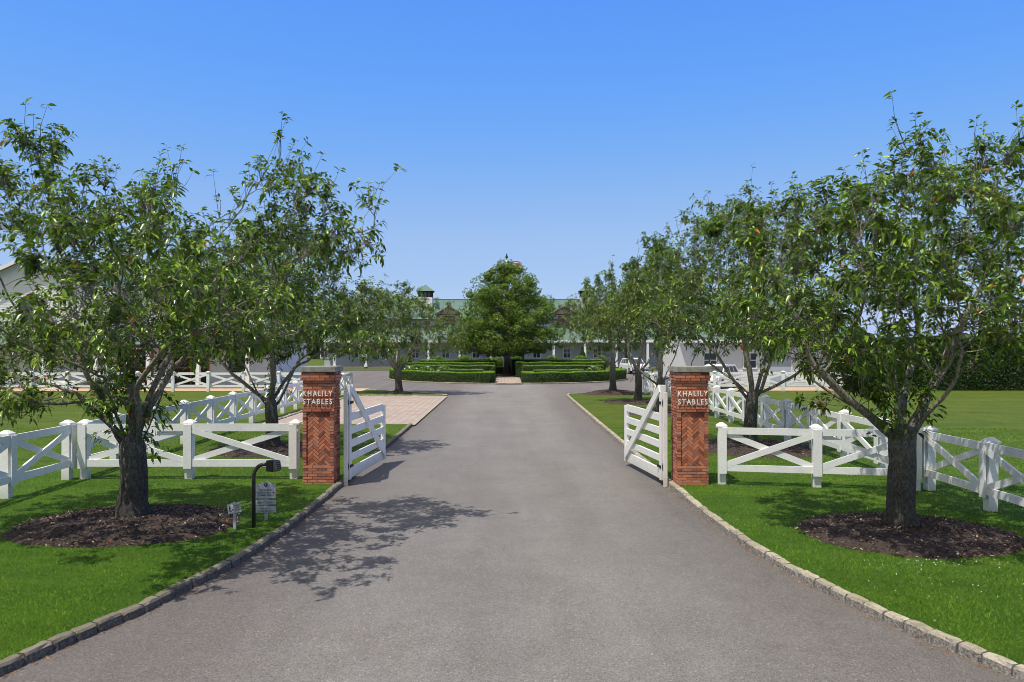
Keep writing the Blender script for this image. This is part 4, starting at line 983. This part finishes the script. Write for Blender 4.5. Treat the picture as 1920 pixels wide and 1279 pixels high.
for i, (x, y, z, w, lb) in enumerate(((-7.8, 90, 0, 1.0, 'round clipped shrub left of the garden, nearest the middle of the left hedge rows'), (-4.7, 91, 0, .95, 'low round shrub left of the garden path, before a white porch column'), (-1.9, 92, 0, .7, 'small round shrub just left of the centre trunk'),
        (-.9, 93, 0, .6, 'smallest round shrub tucked behind the centre trunk on the left'), (1.2, 92, 0, .85, 'dark round shrub just right of the centre trunk'), (5.3, 90, 0, .95, 'round clipped shrub right of the garden path, left of the larger one'), (8.5, 90, 0, 1.15, 'largest round clipped shrub, behind the right hedge rows'),
        (10.9, 91, 0, .85, 'low round shrub at the right end of the garden, under the stable windows'), (-11.5, 90, 0, 1.0, 'round clipped shrub at the far left end of the garden'))):
    blob_shrub('round_shrub', lb, 'shrub', (x, y, -.05), w, 1.75 if i not in (2, 3) else 1.5, 1500, .13, 40+i, 'box', 0, SG)
blob_shrub('conifer', 'narrow upright conifer just right of the centre trunk', 'shrub', (1.9, 96, -.05), .42, 3.0, 1300, .12, 60, 'box', 0, None, True)
blob_shrub('conifer', 'dark upright conifer by the stable wall, at the right column', 'shrub', (9.55, 99, -.05), .5, 2.8, 1300, .12, 61, 'privet', 0, None, True)
for i, (x, y, lb) in enumerate(((-6.6, 66.3, 'white flowering rose bush left in the garden, behind the front hedge'), (-5.1, 66.2, 'white flowering rose bush beside the short left hedge'), (-7.9, 66.6, 'white flowering rose bush at the left end of the front hedge'), (7.4, 66.3, 'white flowering rose bush behind the right front hedge'))):
    blob_shrub('rose_bush', lb, 'shrub', (x, y, -.02), .75, 1.15, 700, .13, 70+i, 'box', 26, 'white rose bushes in the parterre')

# ------------------------------------------------------------------ centre tree and flagpole
def broad_tree(label, X, Y, z0, prof, trunk_r, trunk_h, seed, nleaf):
    rng = np.random.default_rng(seed); root = thing('shade_tree', label, 'tree', (X, Y, z0))
    zs = np.array([p[0] for p in prof]); rs = np.array([p[1] for p in prof])
    mb = MB(); ht = zs[-1]*.93; pts = [(.05*math.sin(q*3), .04*math.cos(q*2), q*ht) for q in np.linspace(-.01, 1, 14)]
    mb.tube(pts, [trunk_r*(1.35 if i == 0 else (1-i/14)**.8+.04) for i in range(14)], 12)
    nc = 460; zc = rng.uniform(zs[0], zs[-1], nc*4); rc = np.interp(zc, zs, rs); keep = rng.random(nc*4) < rc/rs.max(); zc = zc[keep][:nc]; rc = rc[keep][:nc]; nc = len(zc)
    a = rng.uniform(0, 6.28, nc); q = np.sqrt(rng.uniform(.05, 1, nc)); cen = np.column_stack([q*rc*np.cos(a), q*rc*np.sin(a), zc])
    for i in range(0, nc, 2):
        p = cen[i]; z1 = max(trunk_h*.9, p[2]-np.hypot(p[0], p[1])*.75); st = Vector((0, 0, z1)); en = Vector(p); md = st.lerp(en, .5)+Vector((0, 0, -.12))
        mb.tube([st, md, en], [.07, .045, .015], 5, False)
    link('trunk', mb.mesh('trunk'), 'bark_dark', root)
    m = nleaf//nc; cr = rng.uniform(.35, .95, nc); idx = np.repeat(np.arange(nc), m); d = rand_dirs(len(idx), rng); d[:, 2] = d[:, 2]*.75
    P = cen[idx]+d*(cr[idx]*rng.uniform(.4, 1.0, len(idx))**.6)[:, None]; k = P[:, 2] > zs[0]-.35
    P, d, idx = P[k], d[k], idx[k]
    V, Fc = cards_np(P, d*.6+np.array([0, -.1, .6]), rng.uniform(.11, .21, len(P)), rng, .75, .6)
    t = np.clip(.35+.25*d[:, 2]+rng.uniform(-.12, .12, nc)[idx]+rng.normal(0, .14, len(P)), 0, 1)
    link('crown', np_mesh('crown', V, Fc, np.repeat(t, 2)), 'linden', root); return root
broad_tree('broad dense shade tree in the middle of the turning circle, pointed top', .15, 76.3, -.02,
           [(2.1, 3.4), (2.6, 5.2), (3.6, 5.5), (5.0, 4.9), (6.4, 4.3), (7.4, 4.0), (8.6, 3.3), (9.5, 2.2), (10.2, 1.2), (10.7, .4)], .34, 2.2, 17, 60000)
mulch_mound(.15, 76.3, 1.0, 2.0, .20, 11)

root = thing('flagpole', 'tall pole with finial rising behind the shade tree in the turning circle', 'flagpole', (.12, 90, -.05))
mb = MB(); mb.tube([(0, 0, 0), (0, 0, 6), (0, 0, 12.6)], [.085, .07, .045], 12); mb.build('pole', 'trim', root, smooth=True)
mb = MB(); mb.tube([(0, 0, 12.6), (0, 0, 12.75), (0, 0, 12.78), (0, 0, 12.95), (0, 0, 13.08), (0, 0, 13.12), (0, 0, 13.3)], [.05, .05, .14, .16, .05, .10, .03], 10); mb.build('finial', 'black', root)
root = thing('flag', 'striped flag with star canton waving from the flagpole behind the shade tree', 'flag', (.18, 90, 0))
nx, nz, FWd, FHt, z0 = 26, 13, 1.8, 1.3, 11.15
def fpt(u, v, off=0): return (u*FWd*.92, .16*math.sin(u*7+v*.8)*u**.5+off, z0+FHt*v-.30*u*u-.10*math.sin(u*6))
mb = MB()
for j in range(nz):
    for i in range(nx):
        ca = (i < 10 and j >= 6); mb.cur = 2 if ca else (0 if j % 2 == 0 else 1)
        mb.add([fpt(i/nx, j/nz), fpt((i+1)/nx, j/nz), fpt((i+1)/nx, (j+1)/nz), fpt(i/nx, (j+1)/nz)], [(0, 1, 2, 3)])
me = mb.mesh('cloth'); fl = link('cloth', me, ['flagred', 'flagwhite', 'flagblue'], root)
mb = MB()
for j in range(9):
    for i in range(6 if j % 2 == 0 else 5):
        u0 = (.03+i*.064+(.032 if j % 2 else 0)); v0 = 6/13+.03+j*.056
        st = []
        for k in range(10):
            rr = (.020 if k % 2 == 0 else .008); st.append(fpt(u0+rr*.62*math.sin(k*math.pi/5), v0+rr*math.cos(k*math.pi/5), -.006))
        mb.add(st, [tuple(range(10))])
mb.build('stars', 'flagwhite', fl)

# ------------------------------------------------------------------ buildings
def roof_plane(mb, a, b, c, d, th=.09, seam=.6, rib=.035):
    """a-b along the eave, d-c along the ridge; standing seams run up the slope"""
    a, b, c, d = map(Vector, (a, b, c, d)); n = (b-a).cross(d-a).normalized()
    if n.z < 0: n = -n
    vs = [a, b, c, d]; mb.add(vs+[v-n*th for v in vs], [(0, 1, 2, 3), (4, 7, 6, 5), (0, 4, 5, 1), (1, 5, 6, 2), (2, 6, 7, 3), (3, 7, 4, 0)])
    L = (b-a).length; k = int(L/seam)
    for i in range(k+1):
        f = (i+.02)/(k+.04); p, q = a.lerp(b, f), d.lerp(c, f); mb.bar(p+n*(rib/2), q+n*(rib/2), rib, .03, tuple(n))
def siding(mb, x0, x1, y, z0, z1, lap=.12, top=None):
    """lapped boards on a wall facing -y; top(z) gives the x-range at height z for gables"""
    z = z0
    while z < z1-.01:
        zb = min(z+lap, z1); xa, xb = (x0, x1) if top is None else top(z); xc, xd = (x0, x1) if top is None else top(zb)
        if xb-xa > .05: mb.add([(xa, y-.018, z), (xb, y-.018, z), (xd, y-.002, zb), (xc, y-.002, zb), (xa, y, z), (xb, y, z)], [(0, 1, 2, 3), (0, 4, 5, 1)])
        z = zb
def window(root, x0, x1, z0, z1, y, trim='red', name='window', cross=True, arch=False):
    t = .11; mb = MB(); mb.box(x0, x1, y-.07, y-.0205, z0, z0+t); mb.box(x0, x1, y-.07, y-.0205, z1-t, z1); mb.box(x0, x0+t, y-.07, y-.0205, z0+t, z1-t); mb.box(x1-t, x1, y-.07, y-.0205, z0+t, z1-t)
    xm, zm = (x0+x1)/2, z0+(z1-z0)*.52
    if cross: mb.box(xm-.03, xm+.03, y-.06, y-.024, z0+t, z1-t); mb.box(x0+t, xm-.031, y-.058, y-.026, zm-.03, zm+.03); mb.box(xm+.031, x1-t, y-.058, y-.026, zm-.03, zm+.03)
    if arch:
        r = (x1-x0)*.28; k = 12
        for i in range(k):
            a, b = math.pi*i/k, math.pi*(i+1)/k
            mb.prism([(xm+r*math.cos(a), z1+.002+r*math.sin(a)), (xm+r*math.cos(b), z1+.002+r*math.sin(b)), (xm+(r-.1)*math.cos(b), z1+.002+(r-.1)*math.sin(b)), (xm+(r-.1)*math.cos(a), z1+.002+(r-.1)*math.sin(a))], y-.07, y-.0205)
    f = mb.build(name, trim, root)
    g = MB(); g.box(x0+t, x1-t, y-.035, y-.022, z0+t, z1-t)
    if arch: g.prism([(xm+(r-.1)*math.cos(a), z1+.003+(r-.1)*math.sin(a)) for a in np.linspace(0, math.pi, 10)], y-.035, y-.022)
    g.build('pane', 'glass', f)
def side_walls(mb, x0, x1, y0, y1, z0, z1):
    mb.box(x0, x1, y0, y1, z0, z1)

# long stable block closing the view
B = thing('stable_block', 'long pale stable block with green metal roof closing the view behind the circle', 'building', (.1, 105, 0))
W2 = 24.0
mb = MB(); mb.box(-W2, W2, 0, 12, -.2, 6.5); 
for s in (-W2, W2): mb.add([(s, 0, 6.5), (s, 12, 6.5), (s, 6, 9.15)], [(0, 1, 2)])
mb.build('wall', 'sidingblue', B)
mb = MB(); roof_plane(mb, (-W2-.6, -.5, 6.32), (W2+.6, -.5, 6.32), (W2+.6, 6, 9.25), (-W2-.6, 6, 9.25), seam=.75, rib=.055); rf = mb.build('roof', 'roof', B)
mb = MB(); roof_plane(mb, (W2+.6, 12.5, 6.32), (-W2-.6, 12.5, 6.32), (-W2-.6, 6, 9.25), (W2+.6, 6, 9.25), seam=.75, rib=.055); mb.build('roof', 'roof', B)
mb = MB(); mb.box(-W2-.6, W2+.6, 5.85, 6.15, 9.22, 9.32); mb.build('ridge_cap', 'roof', rf)
mb = MB(); mb.box(-W2-.6, W2+.6, -.62, -.503, 6.14, 6.34); mb.build('eave_trim', 'red', B)
mb = MB(); roof_plane(mb, (-W2-.5, -3.4, 3.55), (W2+.5, -3.4, 3.55), (W2+.5, -.012, 5.35), (-W2-.5, -.012, 5.35), seam=.75, rib=.05); mb.build('porch_roof', 'roof', B)
mb = MB(); mb.box(-W2-.5, W2+.5, -3.46, -3.405, 3.25, 3.56); mb.build('porch_beam', 'trim', B)
mb = MB(); mb.box(-W2, W2, -3.3, -.01, -.2, .12); mb.build('porch_floor', 'kerb', B)
for i in range(-6, 7):
    mb = MB(); x = i*4.0-.05-1.9; mb.box(x-.14, x+.14, -3.40, -3.12, .12, 3.25); mb.box(x-.2, x+.2, -3.46, -3.06, .12, .4); mb.build('column', 'trim', B)
for i in range(-6, 7):
    x = i*4.0; window(B, x-.55, x+.55, 1.15, 2.55, 0, 'trim')
for x in (-19.5, -7.55, 7.55, 19.5):
    d = MB(); d.box(x-1.35, x+1.35, -.35, -.012, 5.36, 7.0); dm = d.build('dormer', 'sidingblue', B)
    d = MB(); d.add([(x-1.35, -.35, 7.0), (x+1.35, -.35, 7.0), (x, -.35, 7.75), (x-1.35, 2.6, 7.0), (x+1.35, 2.6, 7.0), (x, 4, 7.75)], [(0, 1, 2), (0, 2, 5, 3), (1, 4, 5, 2)]); d.build('dormer_gable', 'sidingblue', dm)
    d = MB(); roof_plane(d, (x-1.75, -.75, 6.86), (x-1.75, 2.5, 6.86), (x, 2.5, 7.92), (x, -.75, 7.92), .08, .6, .03); roof_plane(d, (x+1.75, 2.5, 6.86), (x+1.75, -.75, 6.86), (x, -.75, 7.92), (x, 2.5, 7.92), .08, .6, .03); d.build('dormer_roof', 'roof', dm)
    d = MB()
    for s in (-1, 1): d.bar((x+s*1.75, -.79, 6.84), (x, -.79, 7.9), .26, .06)
    d.box(x-1.6, x+1.6, -.42, -.356, 6.84, 7.0); d.build('dormer_trim', 'red', dm)
    window(B, x-.75, x+.75, 5.5, 6.75, -.35, 'red')
for x in (-16.4, -13, -10.4, -4.6, -1.6, 1.6, 4.6, 10.4, 13, 16.4):
    window(B, x-.5, x+.5, 5.42, 6.2, 0, 'trim', cross=False)
for s, lb in ((-1, 'l'), (1, 'r')):
    x = s*10.95; y = 3.1
    c = MB(); c.box(x-.95, x+.95, y-.95, y+.95, 7.3, 9.35); cu = c.build('cupola', 'trim', B)
    c = MB()
    for dx in (-.8, .8):
        for dy in (-.8, .8): c.box(x+dx-.12, x+dx+.12, y+dy-.12, y+dy+.12, 9.351, 10.05)
    for dx in (-.28, .28): c.box(x+dx-.06, x+dx+.06, y-.86, y-.76, 9.351, 10.05)
    c.box(x-1.05, x+1.05, y-1.05, y+1.05, 10.051, 10.2); c.build('cupola_posts', 'dark', cu)
    c = MB(); c.box(x-.6, x+.6, y-.6, y+.6, 9.352, 10.05); c.build('cupola_louvre', 'glass', cu)
    c = MB(); e = 1.22; c.add([(x-e, y-e, 10.19), (x+e, y-e, 10.19), (x+e, y+e, 10.19), (x-e, y+e, 10.19), (x, y, 11.15)], [(0, 1, 4), (1, 2, 4), (2, 3, 4), (3, 0, 4), (3, 2, 1, 0)]); c.build('cupola_roof', 'roof', cu)

# white barn on the left
B = thing('white_barn', 'white clapboard barn with green roof, red arched window and porch behind the left trees', 'building', (-33.7, 57, 0))
sl_ = .46; hw = 5.6; pk = 9.35; ev = pk-sl_*hw
mb = MB(); siding(mb, -9, 17, 0, 0, 4.05); siding(mb, -hw, hw, 0, 4.05, pk, .12, lambda z: (-min(hw, (pk-z)/sl_+.001), min(hw, (pk-z)/sl_+.001)))
mb.box(-8.98, 16.98, .004, 10, -.2, 4.04); mb.box(-hw+.02, hw-.02, .004, 10, 4.041, ev); mb.add([(-hw, .004, ev), (hw, .004, ev), (0, .004, pk)], [(0, 1, 2)])
mb.box(hw, 15.5, 3, 13, 4.041, 6.9); mb.add([(15.5, 3, 6.9), (15.5, 13, 6.9), (15.5, 8, 9.0)], [(0, 1, 2)]); mb.build('wall', 'siding', B)
mb = MB(); o_ = .5
for s in (-1, 1):
    roof_plane(mb, (s*(hw+o_), -.6, ev-sl_*o_+.06), (s*(hw+o_), 10.3, ev-sl_*o_+.06), (0, 10.3, pk+.06), (0, -.6, pk+.06))
mb.build('roof', 'roof', B)
mb = MB()
for s in (-1, 1): mb.bar((s*(hw+o_), -.64, ev-sl_*o_-.06), (0, -.64, pk-.06), .24, .05)
mb.build('rake_trim', 'trim', B)
mb = MB(); roof_plane(mb, (hw+.2, 2.4, 6.75), (16, 2.4, 6.75), (16, 8, 9.1), (hw-3, 8, 9.1)); mb.build('roof', 'roof', B)
mb = MB(); roof_plane(mb, (-9.4, -2.6, 2.95), (17.2, -2.6, 2.95), (17.2, -.03, 4.12), (-9.4, -.03, 4.12)); mb.build('porch_roof', 'roof', B)
mb = MB(); mb.box(-9.4, 17.2, -2.66, -2.605, 2.72, 2.96); mb.build('porch_fascia', 'dark', B)
mb = MB(); mb.box(-9, 17, -2.5, -.03, -.15, .08); mb.build('porch_floor', 'kerb', B)
for x in (-8.8, -5.2, -1.6, 2, 5.6, 9.2, 12.6, 16.0):
    mb = MB(); mb.box(x-.13, x+.13, -2.5, -2.24, .08, 2.72); mb.build('column', 'trim', B)
window(B, -1.15, .75, 4.3, 6.1, 0, 'red', arch=True); window(B, 8.6, 9.8, 4.45, 5.9, 3, 'red'); window(B, 12, 13.2, 4.45, 5.9, 3, 'red')
for x in (-7, -3.4, 3.9, 14.5): window(B, x-.6, x+.6, .95, 2.4, 0, 'dark')
for x in (7.2, 11.2):
    mb = MB(); mb.box(x-1.3, x+1.3, -.05, -.0205, .08, 2.6); dd = mb.build('stall_door', 'dark', B)
    mb = MB()
    for q in (-1.3, -.05, 1.2): mb.box(x+q, x+q+.1, -.09, -.052, .08, 2.6)
    mb.box(x-1.2, x+1.2, -.088, -.053, 1.25, 1.35); mb.build('door_frame', 'wood', dd)
mb = MB()
for i in range(4): mb.box(2.6, 4.4, -3.5+i*.22, -2.52, -.05+i*.0, .0+.16*(i+1)-.16) if i else None
mb.build('porch_steps', 'trim', B)

# pale stable wing on the right
B = thing('stable_wing', 'pale low stable wing with green roof partly hidden behind the right trees', 'building', (19.0, 60, 0))
mb = MB(); siding(mb, -5.5, 6.5, 0, 0, 3.6); mb.box(-5.48, 6.48, .004, 9, -.2, 3.59)
for s in (-5.48, 6.48): mb.add([(s, .004, 3.59), (s, 9, 3.59), (s, 4.5, 7.0)], [(0, 1, 2)])
mb.build('wall', 'siding', B)
mb = MB(); roof_plane(mb, (-6, -.6, 3.3), (7, -.6, 3.3), (7, 4.5, 7.1), (-6, 4.5, 7.1)); roof_plane(mb, (7, 9.6, 3.3), (-6, 9.6, 3.3), (-6, 4.5, 7.1), (7, 4.5, 7.1)); mb.build('roof', 'roof', B)
mb = MB(); mb.box(-6, 7, -.66, -.605, 3.1, 3.32); mb.build('eave_trim', 'trim', B)
for x in (-3.6, -.6, 3.6): window(B, x-.55, x+.55, 1.1, 2.4, 0, 'trim')
mb = MB(); mb.box(.9, 2.5, -.06, -.0205, 0, 2.5); dd = mb.build('stable_door', 'sidingblue', B)
mb = MB(); mb.box(.8, .9, -.075, -.0205, 0, 2.6); mb.box(2.5, 2.6, -.075, -.0205, 0, 2.6); mb.box(.8, 2.6, -.075, -.0205, 2.601, 2.72); mb.build('door_frame', 'trim', dd)

# ------------------------------------------------------------------ parked cars
def car(label, loc, rz, paint):
    """length along y, front at -y"""
    root = thing('parked_car', label, 'car', loc, rz, 'cars parked by the stables'); hw = .92
    low = [(-2.3, .35), (-2.34, .62), (-2.25, .86), (-1.25, 1.02), (2.18, 1.05), (2.28, .8), (2.3, .36)]
    def loft(mb, prof, secs):
        n = len(prof); vs = []
        for x, f in secs:
            for y, z in prof: vs.append((x, y*f[0]+f[2], .35+(z-.35)*f[1]))
        fs = [(i*n+k, i*n+(k+1) % n, (i+1)*n+(k+1) % n, (i+1)*n+k) for i in range(len(secs)-1) for k in range(n)]
        fs += [tuple(range(n)), tuple(reversed(range((len(secs)-1)*n, len(secs)*n)))]; mb.add(vs, fs)
    mb = MB(); loft(mb, low, [(-hw, (.95, .88, 0)), (-hw+.08, (.985, .97, 0)), (-.4, (1, 1, 0)), (.4, (1, 1, 0)), (hw-.08, (.985, .97, 0)), (hw, (.95, .88, 0))]); body = mb.build('body', paint, root, smooth=False)
    cab = [(-1.2, 1.0), (-.45, 1.58), (.1, 1.66), (1.75, 1.60), (2.15, 1.03)]
    mb = MB(); vs = []
    for s in (-1, 1):
        for y, z in cab: vs.append((s*(hw-.05-.20*(z-1)/.66), y, z))
    mb.add(vs, [(0, 1, 2, 3, 4), (9, 8, 7, 6, 5), (0, 5, 6, 1), (1, 6, 7, 2), (2, 7, 8, 3), (3, 8, 9, 4)]); mb.build('cabin', paint, root)
    g = MB()
    for s in (-1, 1):
        for ya, yb, yc, yd in ((-1.0, -.36, .28, .28), (.36, .36, 1.05, 1.05), (1.13, 1.13, 1.6, 1.85)):
            x = lambda z: s*(hw-.05-.20*(z-1)/.66+.004); g.add([(x(1.08), ya, 1.08), (x(1.50), yb, 1.50), (x(1.50), yc, 1.50), (x(1.08), yd, 1.08)], [(0, 1, 2, 3)])
    for (ya, za, yb, zb) in ((-1.14, 1.05, -.53, 1.52), (2.10, 1.10, 1.82, 1.52)):
        sg = -.006 if ya < 0 else .006; g.add([(-.76, ya+sg, za+.004), (.76, ya+sg, za+.004), (.66, yb+sg, zb+.004), (-.66, yb+sg, zb+.004)], [(0, 1, 2, 3)])
    g.build('windows', 'glass', root)
    for sx in (-1, 1):
        for y in (-1.45, 1.42):
            t = MB(); t.tube([(sx*.70, y, .34), (sx*.94, y, .34)], .34, 22); w = t.build('wheel', 'tyre', root)
            t = MB(); t.tube([(sx*.90, y, .34), (sx*.952, y, .34)], .22, 16); t.build('rim', 'rim', w)
        t = MB(); t.box(sx*.72-.15, sx*.72+.15, -2.33, -2.2, .66, .80); t.build('headlight', 'lens', root)
        t = MB(); t.box(sx*.78-.09, sx*.78+.09, 2.2, 2.305, .72, 1.0); t.build('taillight', 'tail', root)
    t = MB(); t.box(-.85, .85, 2.22, 2.37, .36, .55); t.box(-.85, .85, -2.4, -2.25, .36, .5); t.build('bumper', 'tyre', root)
    t = MB(); t.box(-.26, .26, 2.372, 2.38, .42, .53); t.build('number_plate', 'trim', root)
    return root
car('white car parked beyond the right end of the garden hedges, seen from behind', (13.5, 84, ROAD), R(8), 'carpaint')
car('white car parked behind the far right fence, just right of the right pillar', (14.6, 55.0, -.05), R(-35), 'carpaint')

# ------------------------------------------------------------------ distant tree line
rng = np.random.default_rng(77); n = 26000; a = rng.uniform(-1.25, 1.25, n); rr = 190+rng.normal(0, 5, n); hh = 5.2+1.6*np.sin(a*23)+1.1*np.sin(a*61+1)+.8*np.sin(a*140)
P = np.column_stack([rr*np.sin(a), rr*np.cos(a), rng.random(n)**.7*hh]); V, Fc = cards_np(P, np.column_stack([-np.sin(a), -np.cos(a), np.full(n, .6)]), rng.uniform(.9, 1.9, n), rng, .8, .6)
tag(link('distant_woodland', np_mesh('distant_woodland', V, Fc, np.repeat(np.clip(rng.normal(.4, .2, n), 0, 1), 2)), 'privet'), kind='stuff')
